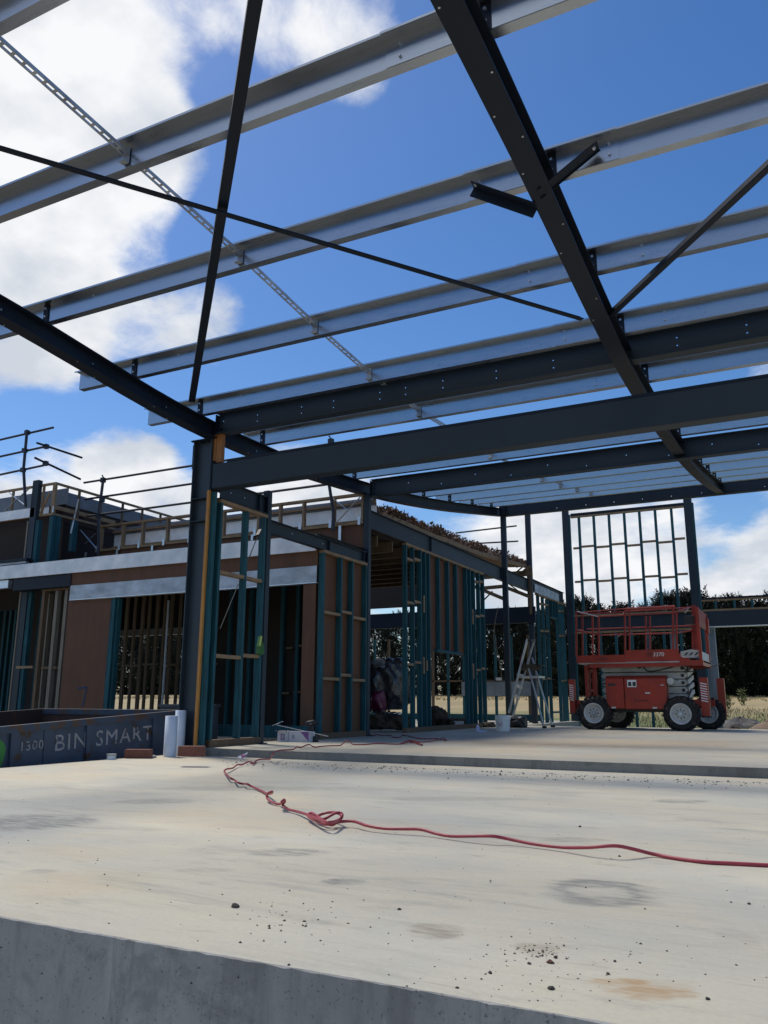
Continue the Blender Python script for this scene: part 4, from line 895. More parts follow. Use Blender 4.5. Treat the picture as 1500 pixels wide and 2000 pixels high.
for (px, py, w, m, l) in ((459, 1772, 16, STONE, 'largest dark dirt clod left of centre near the slab front'), (1075, 1881, 13, BROWNC, 'reddish clod beside the crumbled dirt patch'), (1076, 1932, 13, STONE, 'dark clod below the reddish clod, close to the front edge'), (1034, 1883, 8, STONE, 'small dark clod just left of the reddish clod'),
                          (957, 1901, 9, STONE, 'dark clod farthest left in the scatter near the slab front'), (1085, 1871, 9, STONE, 'dark clod just above the reddish clod'), (1188, 1903, 8, STONE, 'dark clod just above the rust coloured stain'), (1201, 1878, 7, STONE, 'greyish clod above and right of the rust stain clod'),
                          (1382, 1952, 10, STONE, 'dark clod right of the rust coloured stain'), (780, 1777, 7, STONE, 'lone dark clod near the middle of the front slab'), (893, 1930, 7, STONE, 'lone dark clod right on the lip of the slab front'), (1463, 1766, 7, STONE, 'dark clod near the right edge below the red cable'), (1133, 1615, 6, STONE, 'dark clod just above the red cable on the right'), (1210, 1673, 6, STONE, 'dark clod just below the red cable on the right')):
    d = (P0(px + w, py) - P0(px, py)).length; clod(P0(px, py), d * .46, l, m)
b = MB(); rr = random.Random(11)
def crumb(px, py, s, z=0.0):
    p = P0(px, py, z); r = s * (.6 + rr.random()); k = rr.random() * 6
    vs = [p + Vector((r * math.cos(k + i * 1.57) * rr.uniform(.7, 1.5), r * math.sin(k + i * 1.57) * rr.uniform(.7, 1.5), 0)) for i in range(4)] + [p + Vector((rr.uniform(-r, r) * .3, rr.uniform(-r, r) * .3, r * rr.uniform(.6, 1.1)))]
    b.add(vs, [(0, 1, 4), (1, 2, 4), (2, 3, 4), (3, 0, 4), (3, 2, 1, 0)])
for i in range(200): crumb(rr.uniform(0, 1500), rr.uniform(1490, 1930), rr.uniform(.0014, .0036))
for i in range(90): crumb(rr.gauss(1060, 90), min(1955, rr.gauss(1880, 42)), rr.uniform(.0008, .0028))
for i in range(70): crumb(rr.gauss(1055, 28), rr.gauss(1857, 9), rr.uniform(.001, .0035))
for i in range(60): crumb(rr.gauss(560, 75), rr.gauss(1795, 22), rr.uniform(.0012, .004))
for i in range(420):
    x = rr.uniform(430, 1500); crumb(x, 1480 + (x - 430) * .0415 + 4 + abs(rr.gauss(0, 6)), rr.uniform(.003, .009))
b.build('dirt_crumbs', STONE)['kind'] = 'stuff'
c = P0(472, 1482); t = thing('crumpled_wrapper', 'crumpled white and pink wrapper lying at the foot of the slab step', 'wrapper', c)
b = MB(); q = [at(px, py, 1, c.y + dy) for px, py, dy in ((463, 1478, 0), (470, 1475, .03), (484, 1469, .05), (481, 1477, .02), (477, 1482, -.05), (468, 1481, -.04))]; b.add(q, [(0, 1, 5), (1, 2, 3), (1, 3, 5), (3, 4, 5)]); b.build('paper', WHITE, t, recalc=False)
b = MB(); b.add([x + Vector((0, -.004, .003)) for x in (q[1], q[2].lerp(q[3], .5), q[4].lerp(q[5], .4))], [(0, 1, 2)]); b.build('print', PINK, t, recalc=False)

# ------------------------------------------------------------------ red extension cable
def smooth(pts, k=5):
    out = []
    for i in range(len(pts) - 1):
        p0, p1, p2, p3 = pts[max(i - 1, 0)], pts[i], pts[i + 1], pts[min(i + 2, len(pts) - 1)]
        for j in range(k):
            s = j / k; out.append(.5 * ((2 * p1) + (p2 - p0) * s + (2 * p0 - 5 * p1 + 4 * p2 - p3) * s * s + (3 * p1 - p0 - 3 * p2 + p3) * s ** 3))
    out.append(pts[-1]); return out
CR = .0078
near = [(1560, 1692, 0), (1500, 1690, 0), (1440, 1687, 0), (1380, 1684, 0), (1330, 1678, 0), (1275, 1668, .005), (1235, 1658, .03), (1200, 1652, .045), (1150, 1655, .03), (1100, 1655, .012), (1040, 1648, .01), (990, 1638, .02), (960, 1633, .03), (920, 1633, .022), (880, 1633, .01), (852, 1628, .012), (822, 1620, .022), (790, 1619, .02),
        (750, 1618, .015), (715, 1612, .02), (690, 1604, .025), (665, 1605, .022), (640, 1610, .02), (618, 1604, .02), (602, 1594, .022), (608, 1588, .03), (622, 1596, .03), (645, 1611, .012), (660, 1604, .02), (668, 1594, .05), (655, 1587, .05), (635, 1588, .04), (618, 1596, .025), (632, 1600, .03), (655, 1588, .06), (668, 1590, .055), (664, 1600, .035), (644, 1606, .045), (622, 1600, .04), (600, 1591, .02),
        (580, 1585, .01), (562, 1580, .01), (552, 1572, .02), (550, 1566, .05), (555, 1562, .06), (556, 1567, .04), (548, 1570, .01), (540, 1570, .005), (528, 1565, .01), (521, 1557, .02), (524, 1549, .05), (531, 1546, .06), (531, 1549, .04), (522, 1550, .01), (505, 1542, .005), (490, 1535, .012), (482, 1531, .03), (474, 1531, .012), (464, 1528, .03), (457, 1523, .012), (449, 1519, .03), (441, 1511, .012), (438, 1506, .02), (443, 1502, .03), (455, 1500, .012), (463, 1494, .02), (474, 1493, .012), (484, 1488, .03), (490, 1488, .03), (494, 1492, .008), (500, 1486, .012), (508, 1483, .02), (520, 1482.5, .012), (528, 1482, .02)]
pts = [P0(x, y, z + CR) for x, y, z in near]
far = [(533, 1471, .02), (540, 1467, .008), (552, 1465, .008), (572, 1464, .008), (579, 1459, .03), (588, 1460, .02), (596, 1456, .03), (605, 1454.5, .03), (614, 1459, .006), (630, 1457.5, .01), (648, 1456.5, .006), (664, 1456, .006), (671, 1451, .03), (678, 1447, .06), (685, 1450, .03), (691, 1454, .006), (715, 1454, .006), (737, 1452, .012), (760, 1453, .006), (785, 1453, .006), (800, 1448, .02), (812, 1449, .01), (825, 1455, .006),
       (810, 1451, .006), (795, 1449, .01), (783, 1452, .006), (800, 1446, .02), (818, 1449, .006), (840, 1448, .006), (856, 1444, .01), (866, 1441, .01), (871, 1446, .006), (858, 1443, .006), (840, 1443, .006), (815, 1442, .006), (800, 1438, .006), (786, 1436, .006), (782, 1440, .006), (768, 1440, .006), (763, 1436, .006), (745, 1436, .006), (738, 1434.5, .02), (730, 1436, .006), (716, 1433, .006)]
pts2 = [P0(x, y, ZU + z + CR) for x, y, z in far]
cb = thing('extension_cable', 'long red extension cable snaking across both slabs with a tangled knot', 'cable', P0(640, 1605))
MB().tube(smooth(pts + pts2[:1], 5), CR, 8).build('near_run', CABLE, cb, smooth=True); MB().tube(smooth(pts2, 4), CR, 6).build('far_run', CABLED, cb, smooth=True)

# ------------------------------------------------------------------ carton, drill and bits by the panel
c = at(572, 1449, 2, ZU); yc = c.y
t = thing('carton', 'white carton with purple print on the floor below the power drill', 'carton', c)
xa, xb = at(541.5, 1448, 1, yc).x, at(603, 1448, 1, yc).x; xm = at(563, 1448, 1, yc).x; zt_ = at(550, 1428, 1, yc).z
MB().box(xa, xb, yc, yc + .16, ZU, zt_).build('box', CARD, t); MB().box(xm - .002, xm + .002, yc - .003, yc, ZU, zt_).build('corner_crease', BLACKP, t)
for px, w in ((552, 4.5), (573, 2.6)):
    x = at(px, 1440, 1, yc).x; z = at(px, 1439, 1, yc).z; s = w * .0068
    b = MB(); b.box(x - s, x + s, yc - .004, yc - .001, z - s * 1.25, z - s * .85).box(x - s, x + s, yc - .004, yc - .001, z + s * .85, z + s * 1.25).box(x - s, x - s * .65, yc - .004, yc - .001, z - s * .85, z + s * .85).box(x + s * .65, x + s, yc - .004, yc - .001, z - s * .85, z + s * .85).bar((x - s * .3, yc - .0025, z - s * .3), (x + s * .3, yc - .0025, z + s * .3), .003, s * .3, (0, 1, 0)); b.build('logo', PURPLE, t)
b = MB(); b.prism([(at(587, 1430, 1, yc).x, zt_ - .003), (xb - .002, zt_ - .003), (xb - .002, ZU + .01)], 1, yc - .004, yc - .001); b.build('purple_print', PURPLE, t)
t = thing('bracket_strip', 'long galvanised steel strip leaning across the carton', 'bracket', at(590, 1430, 1, yc + .05))
MB().bar(at(536, 1415, 1, yc - .02), at(641, 1438, 1, yc + .1), .004, .035, (0, 1, 0)).build('strip', GALVS, t)
MB().bar(at(533, 1417, 1, yc - .04), at(552, 1409, 1, yc - .04), .006, .042, (0, 1, 0)).build('end_tab', GALVS, t); MB().bar(at(539, 1427, 1, yc - .01), at(562, 1427, 1, yc - .01), .006, .036, (0, 1, 0)).build('end_tab', GALVS, t)
for px, py in ((536.5, 1416), (549, 1410.5), (542, 1427), (559, 1427)): q = at(px, py, 1, yc - .046); MB().lathe([(0, 0), (.010, 0), (.010, .004), (0, .004)], q, 1, 8).build('hole', BLACKP, t)
q = at(611, 1449, 2, ZU); t = thing('power_drill', 'black cordless power drill standing on its battery beside the white carton', 'power drill', q); y = q.y
def Q(px, py): return at(px, py, 1, y)
MB().box(Q(603, 1449).x, Q(619, 1449).x, y - .04, y + .05, ZU, Q(611, 1438).z).build('battery', BLACKP, t, bevel=.008)
MB().bar(Q(610, 1439), Q(609, 1416), .045, .045, (0, 1, 0)).build('grip', BLACKP, t, bevel=.01)
MB().tube([Q(600, 1413) + Vector((0, -.05, 0)), Q(604, 1412), Q(612, 1411), Q(617, 1412) + Vector((0, .05, 0))], [.022, .035, .038, .030], 12).build('motor_housing', BLACKP, t, smooth=True)
MB().lathe([(0, -.03), (.02, -.03), (.016, 0), (0, 0)], Q(609, 1412), 1, 12).build('chuck', ALU, t)
# board lying in the opening behind
tag(MB().box(-8.3, XW - .05, yc + .5, yc + .59, ZU + .02, ZU + .20).build('teal_sill_board', TEAL, loc=(-7.4, yc + .5, ZU)), 'teal timber board lying on edge across the garage opening behind the drill', 'board')

# vest and strap on the first panel
t = thing('hi_vis_vest', 'small bright green hi-vis vest hanging on a stud', 'vest', at(504, 1260, 0, XW))
q = [at(px, py, 0, XW + .02) for px, py in ((504, 1243), (500.5, 1262), (500, 1276), (505, 1280), (511, 1277), (510, 1262))]
b = MB(); n = len(q); b.v = [tuple(x) for x in q] + [tuple(x + Vector((.06, -.02, 0))) for x in q]; b.f = [(0, 1, 2, 3, 4, 5), (11, 10, 9, 8, 7, 6)] + [(i, (i + 1) % n, (i + 1) % n + n, i + n) for i in range(n)]; b.mi = [0] * len(b.f); b.build('fabric', HIVIS, t)
b = MB(); b.bar(q[0] + Vector((.07, -.02, 0)), q[1] + Vector((.07, -.02, 0)), .012, .03, (0, 1, 0)); b.build('reflective_tape', HIVISY, t)
t = thing('tie_down_strap', 'thin grey tie-down strap with black ratchet slanting across the first stud panel', 'strap', at(505, 1040, 0, XW))
xs_ = XW - .11
MB().bar(at(516, 1017, 0, XW + .015), at(507, 1038, 0, XW - .03), .004, .02, (1, 0, 0)).bar(at(505, 1043, 0, XW - .04), at(483, 1098, 0, xs_), .005, .014, (1, 0, 0)).bar(at(466, 1140, 0, xs_), at(430, 1228, 0, xs_), .005, .012, (1, 0, 0)).build('webbing', mat('grey_webbing', (.04, .045, .05), .7), t)
MB().bar(at(509, 1035, 0, XW - .02), at(503, 1046, 0, XW - .02), .03, .05, (1, 0, 0)).build('ratchet', BLACKP, t)

# ------------------------------------------------------------------ wrapped bundles, sacks, bucket, rag behind the wall
def lump(name, label, cat, pxs, y, depth, m, grp=None, seed=1, sub=3, noise=.18):
    """a sagging bundle filling the given pixel box at distance y"""
    (xa, ya), (xb, yb2) = pxs; a, c = at(xa, yb2, 1, y), at(xb, yb2, 1, y); top_ = at((xa + xb) / 2, ya, 1, y); w = (c.x - a.x) / 2; h = top_.z - a.z
    bm = bmesh.new(); bmesh.ops.create_icosphere(bm, subdivisions=4, radius=1); rr = random.Random(seed); ph = [rr.uniform(0, 6) for _ in range(9)]
    for v in bm.verts:
        p = v.co; f = 1 + noise * (math.sin(p.x * 5 + ph[0]) * math.sin(p.z * 4 + ph[1]) + .6 * math.sin(p.y * 9 + ph[2] + p.z * 7) + .5 * math.sin(p.x * 13 + ph[3]) * math.sin(p.z * 15 + ph[4])) * .6 + rr.uniform(-.025, .025)
        sx = abs(p.x) ** .6 * (1 if p.x > 0 else -1); sy = abs(p.y) ** .7 * (1 if p.y > 0 else -1); sz = abs(p.z) ** .75 * (1 if p.z > 0 else -1)
        v.co = Vector((sx * w * f * .92, sy * depth * f, max(-.5, sz * .5 * f) * h))
    me = bpy.data.meshes.new(name); bm.to_mesh(me); bm.free(); me.materials.append(m); o = bpy.data.objects.new(name, me); COL.objects.link(o); o.location = Vector(((a.x + c.x) / 2, y, a.z + h * .5)); me.polygons.foreach_set('use_smooth', [True] * len(me.polygons)); WOFF[o.name] = o.location
    return tag(o, label, cat, grp)
lump('wrapped_bundle', 'left clear-plastic bundle with a twisted top, in the doorway gap', 'wrapped bundle', ((714, 1300), (756, 1392)), 15.0, .4, PLASTIC, 'plastic-wrapped bundles', 3)
b = MB(); c = at(741, 1300, 1, 14.8)
for k in range(60):
    a = rr.uniform(0, 6.28); e = rr.uniform(-.2, 1.2); d = Vector((math.cos(a) * .5, math.sin(a) * .3, e)).normalized(); w = d.orthogonal().normalized() * .03; L = rr.uniform(.06, .16); b.add([c - w, c + w, c + d * L + w * 1.5, c + d * L - w], [(0, 1, 2, 3)])
o = b.build('twisted_top', mat('clear_plastic', (.35, .35, .37), .2, 0, .2), recalc=False); pb_ = [x for x in COL.objects if x.name == 'wrapped_bundle'][0]; o.parent = pb_; o.location = -pb_.location
lump('wrapped_bundle', 'right tall clear-plastic bundle with tight wrapping, against the teal stud', 'wrapped bundle', ((744, 1287), (792, 1386)), 15.4, .5, PLASTIC, 'plastic-wrapped bundles', 8)
lump('wrapped_bundle', 'small magenta bundle squeezed between the two plastic-wrapped ones', 'wrapped bundle', ((729, 1350), (750, 1388)), 14.7, .2, MAGWRAP, 'plastic-wrapped bundles', 4)
a, c = at(727, 1389, 1, 14.6), at(783, 1395, 1, 14.6); tag(MB().tube(smooth([a, a.lerp(c, .3) + Vector((0, 0, -.015)), a.lerp(c, .6), c], 6), [.03 + .008 * math.sin(i * 2.3) for i in range(19)], 10).build('foil_roll', FOILB, loc=a, smooth=True), 'shiny silver foil roll lying on the sacks in the doorway gap', 'foil roll')
SK = 'brown sacks on the floor behind the stud wall'
for px, y, l, sd in (((716, 1396), (762, 1424)), 14.5, 'brown sack at the left of the doorway gap, under the silver roll', 1), (((752, 1398), (800, 1425)), 14.6, 'brown sack at the right of the doorway gap, under the silver roll', 2), (((836, 1383), (868, 1424)), 17.5, 'tall brown sack seen through the low opening, on its left', 3), (((862, 1402), (890, 1424)), 17.6, 'low brown sack in the middle of the low opening', 5), (((884, 1403), (912, 1424)), 17.4, 'low brown sack with a pale tag in the low opening', 6): lump('sack', l, 'sack', px, y, .35, SACK, SK, sd, noise=.3)
q = at(897, 1413, 1, 17.0); tag(MB().box(q.x - .12, q.x + .1, 17.0, 17.01, q.z - .05, q.z + .05).build('paper_tag', CARD, loc=q), 'pale paper tag lying against the sack in the low opening', 'paper tag')
c = at(977.5, 1428.5, 2, ZU); h = at(977, 1397, 1, c.y).z; r = (at(992, 1420, 1, c.y).x - at(963, 1420, 1, c.y).x) / 2
t = thing('bucket', 'white plastic bucket with red marks standing in front of the tall post', 'bucket', c)
MB().lathe([(0, ZU), (r * .86, ZU), (r * .96, h - .09), (r * 1.02, h - .085), (r * 1.02, h - .06), (r * .98, h - .055), (r, h), (r * .97, h), (r * .90, ZU + .1)], (c.x, c.y + r, 0), 2, 28).build('pail', WHITE, t, smooth=False)
b = MB(); rr2 = random.Random(2)
for i in range(26): a = -1.57 + rr2.uniform(-.6, .25); z = ZU + rr2.uniform(.07, .19); rad = r * .935; p = Vector((c.x + math.cos(a) * rad, c.y + r + math.sin(a) * rad, z)); s = rr2.uniform(.006, .014); tn = Vector((-math.sin(a), math.cos(a), 0)); b.add([p - tn * s - Vector((0, 0, s * .5)), p + tn * s - Vector((0, 0, s * .4)), p + tn * s * .8 + Vector((0, 0, s * .5)), p - tn * s + Vector((0, 0, s * .4))], [(0, 1, 2, 3)])
b.build('red_marks', mat('red_mark', (.35, .06, .05), .6), t, recalc=False)
c = at(938, 1430, 2, ZU); b = MB(); q = [at(px, py, 1, c.y + d) for px, py, d in ((929, 1426, 0), (932, 1414, .05), (936, 1418, .08), (937, 1426, .02), (950, 1427, 0), (951, 1429, -.06), (938, 1430, -.08), (932, 1429, -.06))]; b.add(q, [(0, 1, 2, 3), (0, 3, 6, 7), (3, 4, 5, 6)]); tag(b.build('rag', mat('pale_blue_rag', (.48, .50, .66), .8), loc=c, recalc=False), 'pale blue rag crumpled on the floor left of the bucket', 'rag')
lump('tool_bag', 'dark tool bag on the floor behind the bucket', 'bag', ((993, 1398), (1030, 1424)), 18.3, .25, BLACKP, None, 5); lump('tool_bag', 'small dark brown bag between the rag and the bucket', 'bag', ((943, 1410), (966, 1427)), 18.2, .2, SACK, None, 7)
t = thing('hanging_wires', 'two thin pale wires hanging beside the tall post', 'wires', at(968, 1200, 1, 20.5))
for pl in (((973, 1185), (967, 1215), (964, 1245), (970, 1280), (978, 1300), (979, 1330)), ((972, 1190), (966, 1220), (968, 1250), (974, 1285), (979, 1310))): MB().tube(smooth([at(*p, 1, 20.5) for p in pl], 4), .007, 5).build('wire', PINEG, t)
q = at(975, 1326, 1, 20.3); tag(MB().box(q.x - .09, q.x + .06, 20.3, 20.31, q.z - .035, q.z + .035).build('white_label', WHITE, loc=q), 'small white label left of the tall post, above the bucket', 'label')

# ------------------------------------------------------------------ stepladder
YL = 18.5
def Lq(px, py, y=YL): return at(px, py, 1, y)
t = thing('stepladder', 'aluminium platform stepladder leaning open beside the tall post', 'stepladder', Lq(1040, 1421))
zf = ZU + .01
def rail(a, b_, nm, w=.03, h=.075, m=ALU): MB().bar(a, b_, w, h, (0, 1, 0)).build(nm, m, t)
rail(Lq(1030, 1249), Lq(994, 1392, 18.0), 'front_rail'); rail(Lq(1043, 1251, 19.0), Lq(1001, 1402, 18.9), 'front_rail', m=GALVD)
q = Lq(1033, 1306); e = at(1062.6, 1421.5, 2, zf); rail(q, e, 'rear_rail', .028, .045); q = Lq(1039, 1284, 19.0); e = at(1079, 1419.5, 2, zf); rail(q, e, 'rear_rail', .028, .045)
MB().bar(Lq(1021, 1280), Lq(1017, 1295), .034, .08, (0, 1, 0)).build('red_sticker', RED, t)
b = MB(); a, c = Lq(1016, 1303), Lq(1043, 1303); b.box(a.x, c.x, YL - .02, YL + .55, a.z - .06, a.z + .06); b.build('platform', SACK, t)
a, c = Lq(1006, 1309), Lq(1062, 1300, 18.8); MB().bar(Lq(1042, 1297, 18.8), c, .3, .02).build('shelf', BLACKP, t)
for y1_, y2_, px in ((1322, 1322, (1012, 1052)),): a, c = Lq(px[0], y1_), Lq(px[1], y2_); MB().box(a.x, c.x, YL - .01, YL + .5, a.z - .02, a.z + .02).build('tread', ALU, t)
for k in range(1, 4): f = k / 4.5; a = Lq(1030, 1249).lerp(Lq(994, 1392, 18.0), .35 + f * .6); c = Lq(1043, 1251, 19.0).lerp(Lq(1001, 1402, 18.9), .35 + f * .6); MB().bar(a, c, .09, .025).build('tread', GALVD, t)
MB().bar(Lq(1033, 1251), Lq(1042, 1251, 19.0), .12, .05).build('top_cap', BLACKP, t)
for p in (at(1062.6, 1421.5, 2, zf), at(1079, 1419.5, 2, zf)): MB().box(p.x - .03, p.x + .05, p.y - .04, p.y + .04, ZU, ZU + .05).build('rubber_foot', RUBBER, t)

# ------------------------------------------------------------------ red scissor lift
YN = 17.95; YR = 19.62
def Fq(px, py, y=YN): return at(px, py, 1, y)
t = thing('scissor_lift', 'red scissor lift with grey folded scissor arms and caged platform parked at the slab edge', 'scissor lift', (-3.2, 18.8, ZU))
zg = ZU
def wheel(px, y0, y1, front):
    r = .335; c = Vector((Fq(px, 1400, y0).x, y0, zg + r)); W = y1 - y0
    b = MB(); b.lathe([(r * .60, .0), (r * .66, -.012), (r * .88, -.012), (r * .97, .02), (r, .06), (r, W - .06), (r * .97, W - .02), (r * .66, W), (r * .60, W)], c, 1, 30)
    for k in range(22):
        for s in (0, 1):
            a = 2 * math.pi * (k + .5 * s) / 22; a2 = a + .13; y_a, y_b = (c.y + .0, c.y + W * .52) if s == 0 else (c.y + W * .48, c.y + W)
            p = lambda an, y, rr_: Vector((c.x + math.cos(an) * rr_, y, c.z + math.sin(an) * rr_))
            vs = [p(a + d + sh, y, rr_) for y, sh in ((y_a, 0 if s == 0 else .16), (y_b, .16 if s == 0 else 0)) for rr_ in (r * .97, r + .022) for d in (0, .13)]
            b.add(vs, [(0, 1, 3, 2), (4, 6, 7, 5), (0, 4, 5, 1), (2, 3, 7, 6), (0, 2, 6, 4), (1, 5, 7, 3)])
    w = b.build('wheel', RUBBER, t)
    d = MB(); d.lathe([(r * .63, -.014), (r * .60, -.03), (r * .55, -.02), (r * .50, .05), (r * .44, .055), (r * .36, .03), (r * .10, .03), (0, .03)], c, 1, 30); d.build('rim', RIM, w)
    d = MB(); d.lathe([(0, -.03), (r * .12, -.03), (r * .16, .0), (r * .16, .03)], c, 1, 12); d.build('hub', GALVD, w)
    for k in range(8): a = k * .785; d = MB(); d.lathe([(0, .0), (.014, .0), (.014, .03)], c + Vector((math.cos(a) * r * .27, 0, math.sin(a) * r * .27)), 1, 6); d.build('wheel_nut', BLACKP, w)
wheel(1160, YN - .08, YN + .22, True); wheel(1330, YN - .08, YN + .22, True); wheel(1205, YR - .30, YR, False); wheel(1383, YR - .30, YR, False)
XLf, XRt = Fq(1135, 1300).x, Fq(1352, 1300).x
MB().box(XLf + .1, XRt - .05, YN + .35, YR - .42, zg + .36, zg + .62).box(XLf + .3, XRt - .35, YN + .25, YR - .3, zg + .40, zg + .55).build('chassis', BLACKP, t)
MB().box(XLf + .0, XRt + .25, YN + .30, YN + .40, zg + .48, zg + .62).box(XLf, XRt + .25, YR - .46, YR - .36, zg + .48, zg + .62).build('chassis_rail', RED, t)
# engine box
xa, xb = Fq(1183.5, 1350).x, Fq(1301, 1350).x; xm = Fq(1219, 1350).x; z0_, z1_ = Fq(1240, 1384).z, Fq(1240, 1325).z
MB().box(xa, xm - .006, YN, YN + .34, z0_, z1_).build('battery_door', RED, t, bevel=.012); MB().box(xm + .006, xb, YN, YN + .34, z0_ - .01, z1_).build('engine_cover', RED, t, bevel=.012)
MB().prism([(YN + .002, z1_ + .002), (YN + .12, z1_ + .06), (YN + .34, z1_ + .06), (YN + .34, z1_ + .002)], 0, xa, xb).build('cover_top', REDP, t)
MB().box(Fq(1218, 1345).x, Fq(1219.5, 1345).x, YN - .012, YN - .001, Fq(1218, 1364).z, Fq(1218, 1356).z).build('door_latch', BLACKP, t)
for px in (1199, 1279): x = Fq(px, 1381).x; MB().box(x - .045, x + .045, YN - .012, YN - .001, z0_ + .0, z0_ + .035).build('hinge', LGREY, t)
xs1, xs2 = Fq(1225, 1335).x, Fq(1243, 1335).x; s_ = MB().box(xs1, xs2, YN - .007, YN - .003, Fq(1230, 1342).z, Fq(1230, 1328).z).build('warning_sticker', WHITE, t)
for k in (0, 1): MB().box(xs1 + .02 + k * .09, xs1 + .085 + k * .09, YN - .010, YN - .0075, Fq(1230, 1340).z, Fq(1230, 1332).z).build('sticker_print', BLACKP, s_)
def lett(txt, px, py, h, y, m, parent, shear=0.0, name='lettering', width=None):
    p = Fq(px, py, y); bb = text_mb(txt, h / .70, (p.x, y, p.z), (1, 0, 0), (0, 0, 1), .004, shear)
    return bb.build(name, m, parent)
FADE = mat('faded_lettering', (.075, .012, .014), .5)
lett('Snorkel', 1239, 1370.5, .065, YN - .004, FADE, t)
MB().lathe([(0, 0), (.07, 0), (.07, .2), (0, .2)], Vector((xb + .08, YN + .1, z1_ - .06)), 1, 14).build('filter', LGREY, t)
# folded scissor stack
xa, xb = Fq(1168, 1340).x, Fq(1338, 1340).x; zs0, zs1 = Fq(1240, 1369).z, Fq(1240, 1298).z; nb = 5; hb = (zs1 - zs0) / nb
for ya_ in (YN + .38, YR - .55):
    for k in range(nb):
        z = zs0 + k * hb; d = .05
        MB().prism([(xa + d, z + .012), (xb - d, z + .012), (xb, z + hb / 2), (xb - d, z + hb - .012), (xa + d, z + hb - .012), (xa, z + hb / 2)], 1, ya_, ya_ + .07).build('scissor_arm', LGREY, t)
        MB().lathe([(0, -.02), (.035, -.02), (.035, 0)], Vector((xb - .08, ya_, z + hb / 2)), 1, 12).build('pin', BLACKP, t)
for k in range(nb): z = zs0 + (k + .5) * hb; MB().tube([(xb - .10, YN + .46, z), (xb - .10, YR - .55, z)], .03, 10).build('cross_tube', LGREY, t)
for k in range(nb - 1):
    z = zs0 + (k + 1) * hb; MB().bar((xb - .02, YN + .47 + .06, z - hb * .4), (xb + .03, YR - .6, z + hb * .4), .05, .09).build('inner_arm', LGREY, t)
p = Fq(1249, 1302, YN + .37); MB().lathe([(0, -.02), (.04, -.02), (.04, 0)], p, 1, 14).build('pin', BLACKP, t)
# platform
xd0, xd1, xm = Fq(1126, 1290).x, Fq(1327, 1290).x, Fq(1223, 1290).x; xe = Fq(1386, 1297).x - .12; YD0, YD1 = YN - .02, YR - .1
zd0, zd1, zd2 = Fq(1180, 1296).z, Fq(1180, 1279.5).z, Fq(1270, 1269).z
MB().box(xd0, xm - .01, YD0 + .03, YD0 + .06, zd0 + .02, zd1).build('toe_board', RED, t); MB().box(xd0, xm, YD1 - .03, YD1, zd0 + .02, zd1).build('toe_board', RED, t); MB().box(xm, xd1, YD0, YD0 + .028, zd0 + .05, zd2).build('toe_board', RED, t); MB().box(xm, xd1, YD1 + .001, YD1 + .03, zd0 + .05, zd2).build('toe_board', RED, t)
MB().box(xd0 + .02, xe, YD0 + .08, YD1 - .04, zd0, zd0 + .03).build('deck', GALVD, t)
MB().box(xd0 + .25, xd1, YD0 + .07, YD0 + .13, zd0 - .08, zd0 - .002).box(xd1, xe, YD0 + .02, YD0 + .09, zd0 - .07, zd0 + .04).box(xd0 + .2, xe, YD1 - .1, YD1 - .04, zd0 - .08, zd0 - .002).box(xe - .05, xe, YD0 + .091, YD1 - .101, zd0 - .07, zd0 + .04).build('deck_frame', RED, t)
lett('Snorkel', 1163, 1283.5 + 6, .06, YD0 + .027, FADE, t); lett('SR', 1263.5, 1282.5, .075, YD0 - .003, FADE, t, .15); lett('3370', 1274.5, 1282, .08, YD0 - .003, WHITE, t, .2)
# guard rails: posts, top and mid rails front and back, end gates
def pst(px, pt, pb, y, w=.036, m=REDP): MB().bar(Fq(px, pb, y), Fq(px - .6, pt, y), w, w, (0, 1, 0)).build('rail_post', m, t)
for px, pt in ((1126, 1195), (1158, 1203), (1170, 1205), (1221, 1190), (1315, 1185), (1322, 1192)): pst(px, pt, 1281, YD0 + .04)
for px, pt in ((1138, 1199), (1230, 1190), (1262, 1203), (1270, 1203), (1353, 1184), (1361, 1186)): pst(px, pt, 1280, YD1 - .02)
def rl(a, b_, ya_, yb__, r=.016, m=REDP, nm='guard_rail'): MB().tube([Fq(*a, ya_), Fq(*b_, yb__)], r, 8).build(nm, m, t)
yf, yk = YD0 + .04, YD1 - .02
rl((1168, 1204), (1324, 1196), yf, yf); rl((1168, 1240.5), (1324, 1236), yf, yf); rl((1222, 1190), (1318, 1185), yf, yf, .032); rl((1138, 1196), (1222, 1189), yk, yk); rl((1146, 1229), (1355, 1222), yk, yk); rl((1138, 1200), (1355, 1186), yk, yk)
rl((1126, 1194), (1138, 1199), yf, yk); rl((1126, 1230), (1138, 1231), yf, yk); rl((1127, 1231), (1170, 1240), yf, yf, .016); rl((1322, 1194), (1351, 1186), yf, yk); rl((1322, 1236), (1353, 1231), yf, yk); rl((1170, 1205), (1127, 1194), yf, yf, .010, GALVD, 'entry_chain')
MB().box(Fq(1351, 1200, yk).x, Fq(1360, 1200, yk).x, yk, yk + .05, Fq(1351, 1282, yk).z, Fq(1351, 1182, yk).z).build('rail_post', REDP, t)
